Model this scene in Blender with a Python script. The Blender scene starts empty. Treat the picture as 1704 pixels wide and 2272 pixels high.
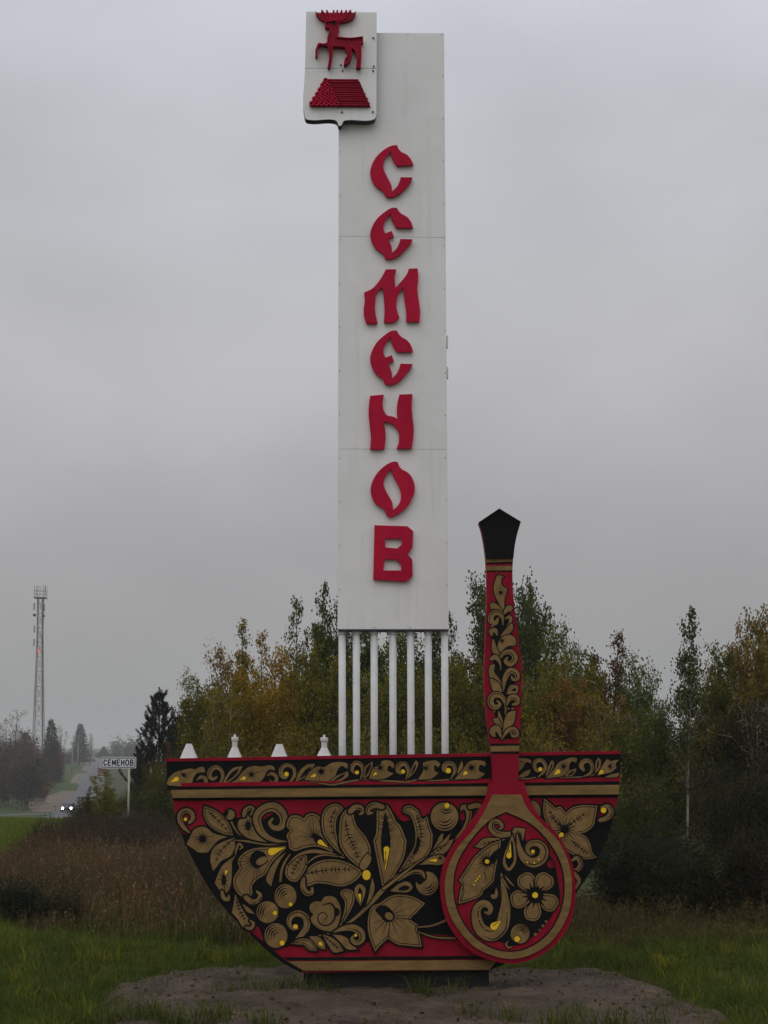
import bpy, math, random
import numpy as np
from math import radians as rad, sin, cos, tan, pi, sqrt, atan2
from mathutils import Vector
from mathutils.geometry import tessellate_polygon

SC = bpy.context.scene
COL = SC.collection
# ------------------------------------------------------------------ camera
# picture measures: photograph is 1704 x 2272, focal length 3549 px, pitch 8.46 deg up
FPX, CX, CY = 3549.0, 852.0, 1136.0
TH = math.atan(528 / FPX)
ZC = 2.03
cam = bpy.data.cameras.new('camera')
cam.sensor_fit = 'VERTICAL'
cam.sensor_height = 36.0
cam.sensor_width = 27.0
cam.lens = 36.0 * FPX / 2272
cam.clip_start = 0.1
cam.clip_end = 6000
camo = bpy.data.objects.new('camera', cam)
camo.location = (0, 0, ZC)
camo.rotation_euler = (rad(90) + TH, 0, 0)
COL.objects.link(camo)
SC.camera = camo

# ------------------------------------------------------------------ sky, sun, exposure
SUN_EL, SUN_AZ = rad(52), rad(205)
w = bpy.data.worlds.new("World")
SC.world = w
w.use_nodes = True
nt = w.node_tree
nt.nodes.clear()
def wn(t, **k):
    n = nt.nodes.new(t)
    for a, b in k.items():
        setattr(n, a, b)
    return n
out = wn('ShaderNodeOutputWorld')
bg = wn('ShaderNodeBackground')
bg.inputs['Strength'].default_value = 0.1
sky = wn('ShaderNodeTexSky')
sky.sky_type = 'NISHITA'
sky.sun_disc = False
sky.sun_elevation = SUN_EL
sky.sun_rotation = SUN_AZ
sky.dust_density = 5
tc = wn('ShaderNodeTexCoord')
sep = wn('ShaderNodeSeparateXYZ')
nt.links.new(tc.outputs['Generated'], sep.inputs[0])
ramp = wn('ShaderNodeValToRGB')
els = ramp.color_ramp.elements
stops = [(0.0, (.33, .33, .326)), (.05, (.335, .335, .332)), (.12, (.382, .379, .390)), (.21, (.462, .460, .476)), (.33, (.53, .537, .57)),
         (.46, (.605, .622, .69)), (.75, (.80, .81, .86)), (1.0, (.90, .91, .95))]
while len(els) < len(stops):
    els.new(0.5)
for e, (p, c) in zip(els, stops):
    e.position = p
    e.color = (*c, 1)
nt.links.new(sep.outputs['Z'], ramp.inputs[0])
mp = wn('ShaderNodeMapping')
mp.inputs['Scale'].default_value = (1.6, 1.6, 3.0)
mp.inputs['Location'].default_value = (.63, .2, .35)
nt.links.new(tc.outputs['Generated'], mp.inputs[0])
nz = wn('ShaderNodeTexNoise')
nz.inputs['Scale'].default_value = 2.4
nz.inputs['Detail'].default_value = 3
nz.inputs['Roughness'].default_value = .45
nt.links.new(mp.outputs[0], nz.inputs['Vector'])
mr = wn('ShaderNodeMapRange')
mr.inputs['From Min'].default_value = .3
mr.inputs['From Max'].default_value = .7
mr.inputs['To Min'].default_value = 8.95
mr.inputs['To Max'].default_value = 11.5
nt.links.new(nz.outputs[0], mr.inputs[0])
vm = wn('ShaderNodeVectorMath', operation='SCALE')
nt.links.new(ramp.outputs[0], vm.inputs[0])
nt.links.new(mr.outputs[0], vm.inputs['Scale'])
hs = wn('ShaderNodeHueSaturation')
hs.inputs['Saturation'].default_value = .1
hs.inputs['Value'].default_value = .55
nt.links.new(sky.outputs[0], hs.inputs['Color'])
mx = wn('ShaderNodeMix', data_type='RGBA')
mx.inputs[0].default_value = .93
nt.links.new(hs.outputs[0], mx.inputs[6])
nt.links.new(vm.outputs[0], mx.inputs[7])
nt.links.new(mx.outputs[2], bg.inputs[0])
nt.links.new(bg.outputs[0], out.inputs[0])

sun = bpy.data.lights.new('sun', 'SUN')
sun.energy = 0.5
sun.angle = rad(60)
sun.color = (1, .97, .93)
suno = bpy.data.objects.new('sun', sun)
sd = Vector((sin(SUN_AZ) * cos(SUN_EL), cos(SUN_AZ) * cos(SUN_EL), sin(SUN_EL)))
suno.rotation_euler = sd.to_track_quat('Z', 'Y').to_euler()
suno.location = sd * 60
COL.objects.link(suno)

SC.view_settings.view_transform = 'Standard'
SC.view_settings.look = 'None'
SC.view_settings.exposure = 0.0
SC.view_settings.gamma = 1
SC.view_settings.use_curve_mapping = False
SC.render.engine = 'CYCLES'
SC.cycles.max_bounces = 6
SC.cycles.volume_bounces = 1
SC.cycles.transparent_max_bounces = 8

# ------------------------------------------------------------------ picture -> place
def ray(px, py):
    dx, dy = (px - CX) / FPX, (CY - py) / FPX
    return Vector((dx, cos(TH) - dy * sin(TH), sin(TH) + dy * cos(TH)))
def at_depth(px, py, Y):
    d = ray(px, py)
    t = Y / d.y
    return Vector((d.x * t, Y, ZC + d.z * t))
YAW = rad(2.6)
D0 = 14.2
EU = Vector((cos(YAW), sin(YAW), 0))
EN = Vector((-sin(YAW), cos(YAW), 0))
P0 = Vector((0, D0, 0))
def board(px, py, wd=0.0):
    """point on the monument's upright plane at depth wd behind its front -> (u, v)"""
    d = ray(px, py)
    t = (EN.dot(P0) + wd) / EN.dot(d)
    p = d * t
    return (p - P0 - EN * wd).dot(EU), ZC + p.z
def lin(r, g, b):
    f = lambda c: (c / 255 / 12.92) if c / 255 <= .04045 else ((c / 255 + .055) / 1.055) ** 2.4
    return f(r), f(g), f(b)

# ------------------------------------------------------------------ materials
def mat(name, col, rough=.6, var=.15, scale=6.0, bump=0.0, bscale=30.0, spec=.4, metal=0.0, var2=None, stretch=(1, 1, 1)):
    m = bpy.data.materials.new(name)
    m.use_nodes = True
    t = m.node_tree
    b = t.nodes['Principled BSDF']
    b.inputs['Roughness'].default_value = rough
    b.inputs['Metallic'].default_value = metal
    b.inputs['Specular IOR Level'].default_value = spec
    co = t.nodes.new('ShaderNodeTexCoord')
    mpn = t.nodes.new('ShaderNodeMapping')
    mpn.inputs['Scale'].default_value = stretch
    t.links.new(co.outputs['Object'], mpn.inputs[0])
    n = t.nodes.new('ShaderNodeTexNoise')
    n.inputs['Scale'].default_value = scale
    n.inputs['Detail'].default_value = 6
    n.inputs['Roughness'].default_value = .65
    t.links.new(mpn.outputs[0], n.inputs['Vector'])
    r = t.nodes.new('ShaderNodeValToRGB')
    lo = tuple(c * (1 - var) for c in col)
    hi = var2 if var2 else tuple(min(1, c * (1 + var)) for c in col)
    r.color_ramp.elements[0].position = .32
    r.color_ramp.elements[1].position = .68
    r.color_ramp.elements[0].color = (*lo, 1)
    r.color_ramp.elements[1].color = (*hi, 1)
    t.links.new(n.outputs[0], r.inputs[0])
    t.links.new(r.outputs[0], b.inputs['Base Color'])
    if bump:
        n2 = t.nodes.new('ShaderNodeTexNoise')
        n2.inputs['Scale'].default_value = bscale
        n2.inputs['Detail'].default_value = 4
        t.links.new(co.outputs['Object'], n2.inputs['Vector'])
        bp = t.nodes.new('ShaderNodeBump')
        bp.inputs['Strength'].default_value = bump
        bp.inputs['Distance'].default_value = .02
        t.links.new(n2.outputs[0], bp.inputs['Height'])
        t.links.new(bp.outputs[0], b.inputs['Normal'])
    return m

def leaf_mat(name, c_var=(1.25, .95, .45)):
    """base colour comes from the object's own colour, each leaf shifted by its 'tint'"""
    m = bpy.data.materials.new(name)
    m.use_nodes = True
    t = m.node_tree
    b = t.nodes['Principled BSDF']
    b.inputs['Roughness'].default_value = .62
    b.inputs['Specular IOR Level'].default_value = .08
    oi = t.nodes.new('ShaderNodeObjectInfo')
    at = t.nodes.new('ShaderNodeAttribute')
    at.attribute_name = 'tint'
    r = t.nodes.new('ShaderNodeValToRGB')
    r.color_ramp.elements[0].position = 0
    r.color_ramp.elements[0].color = (.55, .6, .6, 1)
    r.color_ramp.elements[1].position = 1
    r.color_ramp.elements[1].color = (c_var[0] * 1.9, c_var[1] * 1.5, c_var[2] * 1.2, 1)
    e = r.color_ramp.elements.new(.55)
    e.color = (1, 1, 1, 1)
    e = r.color_ramp.elements.new(.85)
    e.color = (1.35, 1.3, 1.1, 1)
    t.links.new(at.outputs['Fac'], r.inputs[0])
    mu = t.nodes.new('ShaderNodeMix')
    mu.data_type = 'RGBA'
    mu.blend_type = 'MULTIPLY'
    mu.inputs[0].default_value = 1
    t.links.new(oi.outputs['Color'], mu.inputs[6])
    t.links.new(r.outputs[0], mu.inputs[7])
    t.links.new(mu.outputs[2], b.inputs['Base Color'])
    tr = t.nodes.new('ShaderNodeBsdfTranslucent')
    t.links.new(mu.outputs[2], tr.inputs['Color'])
    ms = t.nodes.new('ShaderNodeMixShader')
    ms.inputs[0].default_value = .3
    t.links.new(b.outputs[0], ms.inputs[1])
    t.links.new(tr.outputs[0], ms.inputs[2])
    t.links.new(ms.outputs[0], t.nodes['Material Output'].inputs[0])
    return m

def dirty(m):
    """rain streaks and rust specks on painted sheet metal"""
    t = m.node_tree
    b = t.nodes['Principled BSDF']
    src = b.inputs['Base Color'].links[0].from_socket
    co = t.nodes.new('ShaderNodeTexCoord')
    for scl, sz, lo, hi, col, amt in (((9, 9, .5), 1.6, .56, .80, (.56, .54, .49), .30), ((1, 1, .8), 34, .70, .78, (.30, .20, .14), .4)):
        mp = t.nodes.new('ShaderNodeMapping')
        mp.inputs['Scale'].default_value = scl
        t.links.new(co.outputs['Object'], mp.inputs[0])
        n = t.nodes.new('ShaderNodeTexNoise')
        n.inputs['Scale'].default_value = sz
        n.inputs['Detail'].default_value = 5
        t.links.new(mp.outputs[0], n.inputs['Vector'])
        r = t.nodes.new('ShaderNodeMapRange')
        r.inputs['From Min'].default_value = lo
        r.inputs['From Max'].default_value = hi
        r.inputs['To Max'].default_value = amt
        t.links.new(n.outputs[0], r.inputs[0])
        x = t.nodes.new('ShaderNodeMix')
        x.data_type = 'RGBA'
        x.inputs[7].default_value = (*col, 1)
        t.links.new(r.outputs[0], x.inputs[0])
        t.links.new(src, x.inputs[6])
        src = x.outputs[2]
    t.links.new(src, b.inputs['Base Color'])
M = {}
M['white'] = mat('white_sheet_paint', (.845, .85, .825), .5, .05, 1.6, .55, 2.0, .4, stretch=(1, 1, .6))
dirty(M['white'])
M['white_pole'] = mat('white_pole_paint', (.66, .675, .66), .5, .08, 9, .1, 20)
dirty(M['white_pole'])
M['red'] = mat('red_board_paint', (.265, .0065, .021), .55, .24, 3.5, .1, 14, .10, stretch=(1, 1, .4))
M['red_letter'] = mat('red_letter_paint', (.47, .009, .042), .6, .16, 5, .15, 8, .08, stretch=(1, 1, .4))
M['red_emblem'] = mat('dark_red_emblem_paint', (.27, .007, .026), .6, .2, 8, 0, 10, .1)
M['black'] = mat('black_board_paint', (.005, .005, .0055), .6, .3, 5, .05, 12, .12)
M['gold'] = mat('bronze_brown_paint', (.225, .140, .054), .6, .26, 9, .08, 18, .1)
M['gold2'] = mat('bronze_band_paint', (.215, .135, .050), .6, .28, 4, .08, 18, .1, stretch=(1, 1, 5))
M['yellow'] = mat('yellow_dot_paint', (.88, .55, .014), .5, .1, 8)
M['purple'] = mat('dark_shield_edge', (.03, .03, .05), .5, .1)  # dark violet imitates a lens colour fringe on the shield's sides
M['concrete'] = mat('dark_plinth_paint', (.022, .022, .02), .8, .3, 6, .3, 20)
M['rivet'] = mat('rusty_screw', (.10, .07, .05), .6, .3, 30)

# ------------------------------------------------------------------ objects
def tag(o, label=None, cat=None, group=None, kind=None):
    if label: o['label'] = label
    if cat: o['category'] = cat
    if group: o['group'] = group
    if kind: o['kind'] = kind
    return o
def empty(name, loc, rz=0.0, label=None, cat=None, group=None):
    o = bpy.data.objects.new(name, None)
    o.empty_display_size = .2
    o.location = loc
    o.rotation_euler = (0, 0, rz)
    COL.objects.link(o)
    return tag(o, label, cat, group)
def link(name, mesh, parent=None, loc=None):
    o = bpy.data.objects.new(name, mesh)
    if parent is not None: o.parent = parent
    if loc is not None: o.location = loc
    COL.objects.link(o)
    return o
def copy_tree(o, parent=None):
    c = o.copy()
    COL.objects.link(c)
    c.parent = parent
    for ch in list(o.children):
        copy_tree(ch, c)
    return c

class MB:
    def __init__(s):
        s.v, s.f, s.m, s.mats = [], [], [], []
    def mi(s, m):
        if m not in s.mats: s.mats.append(m)
        return s.mats.index(m)
    def add(s, vs, fs, m):
        k = len(s.v)
        i = s.mi(m)
        s.v += [tuple(v) for v in vs]
        for f in fs:
            s.f.append([k + j for j in f])
            s.m.append(i)
    def box(s, a, b, m):
        (x0, y0, z0), (x1, y1, z1) = a, b
        vs = [(x0, y0, z0), (x1, y0, z0), (x1, y1, z0), (x0, y1, z0), (x0, y0, z1), (x1, y0, z1), (x1, y1, z1), (x0, y1, z1)]
        s.add(vs, [(0, 3, 2, 1), (4, 5, 6, 7), (0, 1, 5, 4), (1, 2, 6, 5), (2, 3, 7, 6), (3, 0, 4, 7)], m)
    def tube(s, pts, rs, m, n=8, cap=True):
        pts = [Vector(p) for p in pts]
        vs, fs = [], []
        for i, p in enumerate(pts):
            t = (pts[min(i + 1, len(pts) - 1)] - pts[max(i - 1, 0)]).normalized()
            a = t.orthogonal().normalized() if abs(t.z) > .95 else t.cross(Vector((0, 0, 1))).normalized()
            if abs(t.z) > .95:
                a = (Vector((1, 0, 0)) - t * t.x).normalized()
            b = t.cross(a)
            r = rs[i] if isinstance(rs, (list, tuple)) else rs
            for k in range(n):
                q = 2 * pi * k / n
                vs.append(p + (a * cos(q) + b * sin(q)) * r)
        for i in range(len(pts) - 1):
            for k in range(n):
                k2 = (k + 1) % n
                fs.append((i * n + k, i * n + k2, (i + 1) * n + k2, (i + 1) * n + k))
        if cap:
            fs.append(tuple(range(n))[::-1])
            fs.append(tuple(range((len(pts) - 1) * n, len(pts) * n)))
        s.add(vs, fs, m)
    def extrude(s, loops, y0, y1, m, mside=None, mback=None):
        """loops of (u, v); front at y0 (towards the camera), back at y1"""
        mside = mside or m
        flat = [p for l in loops for p in l]
        tri = tessellate_polygon([[Vector((p[0], p[1], 0)) for p in l] for l in loops])
        def facing(t):
            a, b, c = (flat[i] for i in t)
            ar = (b[0] - a[0]) * (c[1] - a[1]) - (b[1] - a[1]) * (c[0] - a[0])
            return t if ar > 0 else (t[0], t[2], t[1])
        tri = [facing(t) for t in tri]
        s.add([(p[0], y0, p[1]) for p in flat], tri, m)
        s.add([(p[0], y1, p[1]) for p in flat], [t[::-1] for t in tri], mback or mside)
        for li, l in enumerate(loops):
            ar = sum(l[i][0] * l[(i + 1) % len(l)][1] - l[(i + 1) % len(l)][0] * l[i][1] for i in range(len(l)))
            ll = l if (ar > 0) == (li == 0) else l[::-1]
            n = len(ll)
            vs = [(p[0], y0, p[1]) for p in ll] + [(p[0], y1, p[1]) for p in ll]
            s.add(vs, [(i, n + i, n + (i + 1) % n, (i + 1) % n) for i in range(n)], mside)
    def flat(s, loops, y, m):
        flat = [p for l in loops for p in l]
        tri = tessellate_polygon([[Vector((p[0], p[1], 0)) for p in l] for l in loops])
        fs = []
        for t in tri:
            a, b, c = (flat[i] for i in t)
            ar = (b[0] - a[0]) * (c[1] - a[1]) - (b[1] - a[1]) * (c[0] - a[0])
            fs.append(t if ar > 0 else (t[0], t[2], t[1]))
        s.add([(p[0], y, p[1]) for p in flat], fs, m)
    def build(s, name, parent=None, smooth=False, loc=None):
        me = bpy.data.meshes.new(name)
        me.from_pydata(s.v, [], s.f)
        for m in s.mats: me.materials.append(m)
        me.polygons.foreach_set('material_index', s.m)
        if smooth: me.polygons.foreach_set('use_smooth', [True] * len(s.f))
        me.update()
        return link(name, me, parent, loc)

# ------------------------------------------------------------------ drawn curves
def parse(t):
    """'x,y x,y* x,y,w' -> points; * marks a sharp corner"""
    r = []
    for a in t.split():
        c = a.endswith('*')
        q = [float(x) for x in a.rstrip('*').split(',')]
        r.append((q[0], q[1], q[2] if len(q) > 2 else 1.0, c))
    return r
def smooth(pts, closed=True, steps=6):
    n = len(pts)
    o = []
    segs = n if closed else n - 1
    for i in range(segs):
        a, b = pts[i], pts[(i + 1) % n]
        pa = pts[(i - 1) % n] if closed or i > 0 else a
        pb = pts[(i + 2) % n] if closed or i + 2 < n else b
        P, Q = np.array(a[:3]), np.array(b[:3])
        L = np.hypot(*(Q - P)[:2]) + 1e-9
        def tang(prev, cur, nxt):
            d1, d2 = np.hypot(*(np.array(cur[:2]) - prev[:2])) + 1e-9, np.hypot(*(np.array(nxt[:2]) - cur[:2])) + 1e-9
            v = (np.array(nxt[:3]) - np.array(cur[:3])) / d2 * .5 + (np.array(cur[:3]) - np.array(prev[:3])) / d1 * .5
            return v * L
        ta = (Q - P) if a[3] or (not closed and i == 0) else tang(pa, a, b)
        tb = (Q - P) if b[3] or (not closed and i == n - 2) else tang(a, b, pb)
        k = steps if not (a[3] and b[3]) else 1
        for j in range(k):
            t = j / k
            h = (2 * t**3 - 3 * t**2 + 1) * P + (t**3 - 2 * t**2 + t) * ta + (-2 * t**3 + 3 * t**2) * Q + (t**3 - t**2) * tb
            o.append((h[0], h[1], h[2]))
    if not closed:
        o.append(tuple(pts[-1][:3]))
    return o
def offset(pl, d):
    n = len(pl)
    ar = sum(pl[i][0] * pl[(i + 1) % n][1] - pl[(i + 1) % n][0] * pl[i][1] for i in range(n))
    sg = 1 if ar > 0 else -1
    o = []
    for i in range(n):
        ax, ay = pl[i][0] - pl[i - 1][0], pl[i][1] - pl[i - 1][1]
        bx, by = pl[(i + 1) % n][0] - pl[i][0], pl[(i + 1) % n][1] - pl[i][1]
        la, lb = sqrt(ax * ax + ay * ay) + 1e-9, sqrt(bx * bx + by * by) + 1e-9
        nx, ny = ay / la + by / lb, -(ax / la + bx / lb)
        ln = sqrt(nx * nx + ny * ny) + 1e-6
        k = min(2.0 / ln, 2.2)
        o.append((pl[i][0] + sg * nx / ln * d * k, pl[i][1] + sg * ny / ln * d * k))
    return o

class Painter:
    """flat painted figures a hair's breadth above a board: outline, body, fine lines, dots"""
    last = None
    def __init__(s, tile, parent, wd, org, ol=13, fill='gold'):
        p = Painter.last
        if p: p.end()
        Painter.last = s
        s.tile, s.parent, s.wd, s.org, s.ol, s.fill = tile, parent, wd, org, ol, fill
        s.k = 0
        s.idx = p.idx if p and p.parent == parent and p.wd == wd else 0
        s.mb = MB()
        s.name = None
    def pt(s, x, y):
        ox, oy, sc = s.tile
        u, v = board(ox + x / sc, oy + y / sc, s.wd)
        return u - s.org[0], v
    def depth(s, layer):
        s.k += 1
        return s.wd - s.org[1] - .002 - s.idx * .00022 - layer * 3.4e-5 - (s.k % 5) * 5e-6
    def begin(s, name):
        s.end()
        s.idx += 1
        s.name = name
    def end(s):
        if s.name and s.mb.f:
            s.mb.build(s.name, s.parent)
        s.mb = MB()
        s.name = None
    def poly(s, pl, layer, m):
        s.mb.flat([[s.pt(*p[:2]) for p in pl]], s.depth(layer), M[m])
    def stroke(s, pl, layer, m, closed=False, extra=0.0, wid=None):
        y = s.depth(layer)
        n = len(pl)
        nr = []
        for i in range(n):
            a = pl[i - 1] if (i > 0 or closed) else pl[i]
            b = pl[(i + 1) % n] if (i < n - 1 or closed) else pl[i]
            dx, dy = b[0] - a[0], b[1] - a[1]
            l = sqrt(dx * dx + dy * dy) + 1e-9
            nr.append((-dy / l, dx / l))
        def side(i, sg):
            i %= n
            h = (wid if wid is not None else pl[i][2]) / 2 + extra
            return s.pt(pl[i][0] + nr[i][0] * h * sg, pl[i][1] + nr[i][1] * h * sg)
        for i in range(n if closed else n - 1):
            q = [side(i, 1), side(i, -1), side(i + 1, -1), side(i + 1, 1)]
            yy = y - (i % 6) * 4e-6
            s.mb.add([(p[0], yy, p[1]) for p in q], [(0, 1, 2, 3)], M[m])
        if not closed:
            for i in (0, n - 1):
                h = (wid if wid is not None else pl[i][2]) / 2 + extra
                if h > 2:
                    s.disc(pl[i][0], pl[i][1], h * .98, h * .98, layer, m, yfix=y + 5e-6, n=10)
    def disc(s, x, y, rx, ry, layer, m, n=18, yfix=None, rot=0.0):
        pl = []
        for k in range(n):
            a = 2 * pi * k / n
            ex, ey = rx * cos(a), ry * sin(a)
            pl.append((x + ex * cos(rot) - ey * sin(rot), y + ex * sin(rot) + ey * cos(rot)))
        if yfix is None: s.poly(pl, layer, m)
        else: s.mb.flat([[s.pt(*p) for p in pl]], yfix, M[m])
    # figures -----------------------------------------------------------
    def leaf(s, t, name='painted_leaf', ol=None, inset=0, fill=None):
        s.begin(name)
        ol = s.ol if ol is None else ol
        pl = smooth(parse(t))
        s.poly(offset(pl, ol), 1, 'black')
        s.poly(pl, 2, fill or s.fill)
        if inset:
            ins = offset(pl, -inset)
            s.stroke([(p[0], p[1], 5.5) for p in ins], 3, 'black', True, 0, 5.5)
        return s
    def curl(s, t, name='painted_scroll', ol=None, line=True, fill=None):
        s.begin(name)
        ol = s.ol if ol is None else ol
        pl = smooth(parse(t), False)
        s.stroke(pl, 1, 'black', False, ol)
        s.stroke(pl, 2, fill or s.fill)
        if line:
            mid = pl[len(pl) // 6: -len(pl) // 5]
            if len(mid) > 4 and max(p[2] for p in mid) > 26:
                nn = len(mid)
                q = []
                for i, p in enumerate(mid):
                    a, b = mid[max(i - 1, 0)], mid[min(i + 1, nn - 1)]
                    dx, dy = b[0] - a[0], b[1] - a[1]
                    l = sqrt(dx * dx + dy * dy) + 1e-9
                    q.append((p[0] - dy / l * p[2] * .2, p[1] + dx / l * p[2] * .2, 7 * min(1, 4 * i / nn, 4 * (nn - 1 - i) / nn) + .5))
                s.stroke(q, 3, 'black')
        return s
    def stem(s, t, ol=7):
        return s.curl(t, 'painted_stem', ol, False)
    def berry(s, x, y, rx, ry=None, dot=None, arcs=3, ang=200, name='painted_berry'):
        ry = ry or rx
        s.begin(name)
        s.disc(x, y, rx + s.ol, ry + s.ol, 1, 'black', 26)
        s.disc(x, y, rx, ry, 2, s.fill, 26)
        a0 = rad(ang)
        for k in range(arcs):
            f = .86 - .17 * k
            ox, oy = -cos(a0) * rx * .06 * k, -sin(a0) * rx * .06 * k
            pl = []
            for j in range(13):
                a = a0 + (j / 12 - .5) * 2.5
                wd = 11 * (1 - abs(j / 6 - 1)) + .6
                pl.append((x + ox + cos(a) * rx * f, y + oy + sin(a) * ry * f, wd))
            s.stroke(pl, 3, 'black')
        if dot: s.dot(*dot)
        return s
    def dot(s, x, y, r, rim=4):
        s.disc(x, y, r + rim, r + rim, 3, 'black')
        s.disc(x, y, r, r, 4, 'yellow')
        return s
    def drop(s, x0, y0, x1, y1, w_, rim=3):
        """yellow seed: pointed at 0, round at 1"""
        dx, dy = x1 - x0, y1 - y0
        l = sqrt(dx * dx + dy * dy)
        ux, uy = dx / l, dy / l
        pl = [(x0, y0)]
        for k in range(13):
            a = -pi * .62 + k / 12 * pi * 1.24
            pl.append((x1 - ux * w_ * .5 + (ux * cos(a) - uy * sin(a)) * w_ * .5, y1 - uy * w_ * .5 + (uy * cos(a) + ux * sin(a)) * w_ * .5))
        s.poly(offset(pl, rim), 3, 'black')
        s.poly(pl, 4, 'yellow')
        return s
    def vein(s, t, n=7, ln=26, both=True, wd=7.5, lean=.5):
        pl = smooth(parse(t), False, 8)
        m = len(pl)
        s.stroke([(p[0], p[1], wd * (1 - .7 * i / m)) for i, p in enumerate(pl)], 3, 'black')
        for k in range(1, n + 1):
            i = int(k / (n + 1) * (m - 1))
            a, b = pl[max(i - 1, 0)], pl[min(i + 1, m - 1)]
            dx, dy = b[0] - a[0], b[1] - a[1]
            l = sqrt(dx * dx + dy * dy) + 1e-9
            dx, dy = dx / l, dy / l
            for sg in ((1, -1) if both else (1,)):
                L = ln * (1 - .35 * abs(2 * k / (n + 1) - 1))
                ex, ey = (dx * lean - dy * sg) * L, (dy * lean + dx * sg) * L
                p = pl[i]
                s.stroke([(p[0], p[1], wd * 1.1), (p[0] + ex * .55, p[1] + ey * .5, wd * .8), (p[0] + ex * 1.05, p[1] + ey * .85, .6)], 3, 'black')
        return s
    def spikes(s, x, y, r0, r1, n, a0=0, a1=360, wd=9.5, ry=1.0):
        s.disc(x, y, r0, r0 * ry, 3, 'black')
        for k in range(n):
            a = rad(a0 + (a1 - a0) * k / max(1, n - (0 if a1 - a0 == 360 else 1)))
            f = r1 * (.8 + .35 * ((k * 7) % 3) / 2)
            s.stroke([(x + cos(a) * r0 * .8, y + sin(a) * r0 * ry * .8, wd), (x + cos(a + .08) * f, y + sin(a + .08) * f * ry, .7)], 3, 'black')
        return s
    def line(s, t, layer=3, m='black'):
        s.stroke(smooth(parse(t), False), layer, m)
        return s
    def blob(s, t, layer=3, m='black'):
        s.poly(smooth(parse(t)), layer, m)
        return s

# ================================================================== MONUMENT
TA = (360, 1640, 3.0722)
TB = (860, 1640, 3.0722)
THN = (1020, 1100, 3.57)
T3 = (640, 0, 4.366)
L1 = (720, 300, 5.267)
L2 = (720, 700, 5.53)
L3 = (720, 1000, 5.267)
R1 = (360, 1660, 4.879)
R2 = (690, 1650, 4.046)
R3 = (1130, 1640, 6.144)
FULL = (0, 0, 1.0)
def pth(tile, t, wd, org=(0, 0), closed=True, steps=6):
    o = []
    for p in smooth(parse(t), closed, steps):
        u, v = board(tile[0] + p[0] / tile[2], tile[1] + p[1] / tile[2], wd)
        o.append((u - org[0], v))
    return o
def px_list(tile, t):
    return [(tile[0] + p[0] / tile[2], tile[1] + p[1] / tile[2]) for p in parse(t)]
def px_poly(pl, wd, org):
    return [(board(x, y, wd)[0] - org[0], board(x, y, wd)[1]) for x, y in pl]
def place(org):
    p = P0 + EU * org[0] + EN * org[1]
    return (p.x, p.y, 0)

# ---- plinth -------------------------------------------------------
ub, _ = board(880, 2150)
org = (ub, .15)
pl0 = empty('plinth', place(org), YAW, 'low black plinth block under the painted bowl, standing on the dirt mound', 'plinth')
b = MB()
u0, v0 = board(674, 2156, .12); u1, v1 = board(1085, 2150, .12)
b.box((u0 - ub, -.03, -.12), (u1 - ub, .42, v1 + .01), M['concrete'])
b.build('base_block', pl0)
b = MB()
b.box((u0 - ub + .03, -.045, -.12), (u1 - ub - .03, -.031, .02), M['concrete'])
b.build('footing', pl0)

# ---- the bowl -----------------------------------------------------
org = (ub, 0.0)
bowl = empty('painted_bowl', place(org), YAW,
             'giant flat bowl painted with bronze and black flowers on red, standing on a black plinth', 'bowl sculpture')
left_px = px_list(TA, '72,402 84,480 100,560 130,650 165,735 215,835 270,935 335,1040 400,1125 480,1215 560,1292 640,1372 700,1428 760,1478 820,1525 880,1560 945,1592')
right_px = px_list(TB, '690,1574 790,1537 900,1450 1060,1318 1200,1168 1310,1012 1400,878 1450,776 1490,680 1530,580 1558,450 1572,382')
b = MB()
b.extrude([px_poly(left_px + right_px, 0, org)], 0.0, .30, M['red'], M['black'], M['black'])
b.build('front_panel', bowl)
def yline(l, r):
    return lambda x: l + (r - l) * (x - 369) / (1377 - 369)
Y_top, Y_lip, Y_blk, Y_red, Y_gt, Y_gb, Y_bb = (yline(*a) for a in ((1683.3, 1666), (1690, 1673), (1741, 1728), (1745.8, 1733.7), (1752.8, 1741.4), (1770.5, 1762.2), (1776.7, 1769.6)))
def strip(name, ya, yb, xa, xb, y0, y1, m, wd, wob=0.0, xa2=None, xb2=None, n=24, mside=None, top=True):
    xa2 = xa if xa2 is None else xa2; xb2 = xb if xb2 is None else xb2
    up = [(xa + (xb - xa) * i / n, 0) for i in range(n + 1)]
    r = random.Random(hash(name) % 999 + 5)
    A = [(x, ya(x) + r.uniform(-wob, wob) * (0 < i < n)) for i, (x, _) in enumerate(up)]
    B = [(xa2 + (xb2 - xa2) * i / n, 0) for i in range(n + 1)]
    B = [(x, yb(x) + r.uniform(-wob, wob) * (0 < i < n)) for i, (x, _) in enumerate(B)]
    q = MB()
    q.extrude([px_poly(A + B[::-1], wd, org)], y0, y1, M[m], M[mside or m], M['black'])
    return q.build(name, bowl)
# rim board: proud of the bowl's front
strip('rim_board', Y_top, Y_gt, 369.3, 1376.8, -.03, .33, 'black', -.03, 0, 371, 1374.6, mside='red')
strip('rim_lip', lambda x: Y_top(x) - .3, Y_lip, 369, 1377, -.040, -.0302, 'red', -.04, .25)
strip('red_stripe', lambda x: Y_blk(x) - 3.5, Y_red, 400, 1375.6, -.0345, -.0302, 'red', -.034, .5, 404, 1375)
strip('gold_rail', Y_gt, Y_gb, 378, 1374, -.045, .0, 'gold2', -.045, .15, 384, 1373)
strip('black_stripe', lambda x: Y_gb(x) + .1, Y_bb, 384, 1371, -.004, -.0004, 'black', -.004, .3, 384, 1371)
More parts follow.
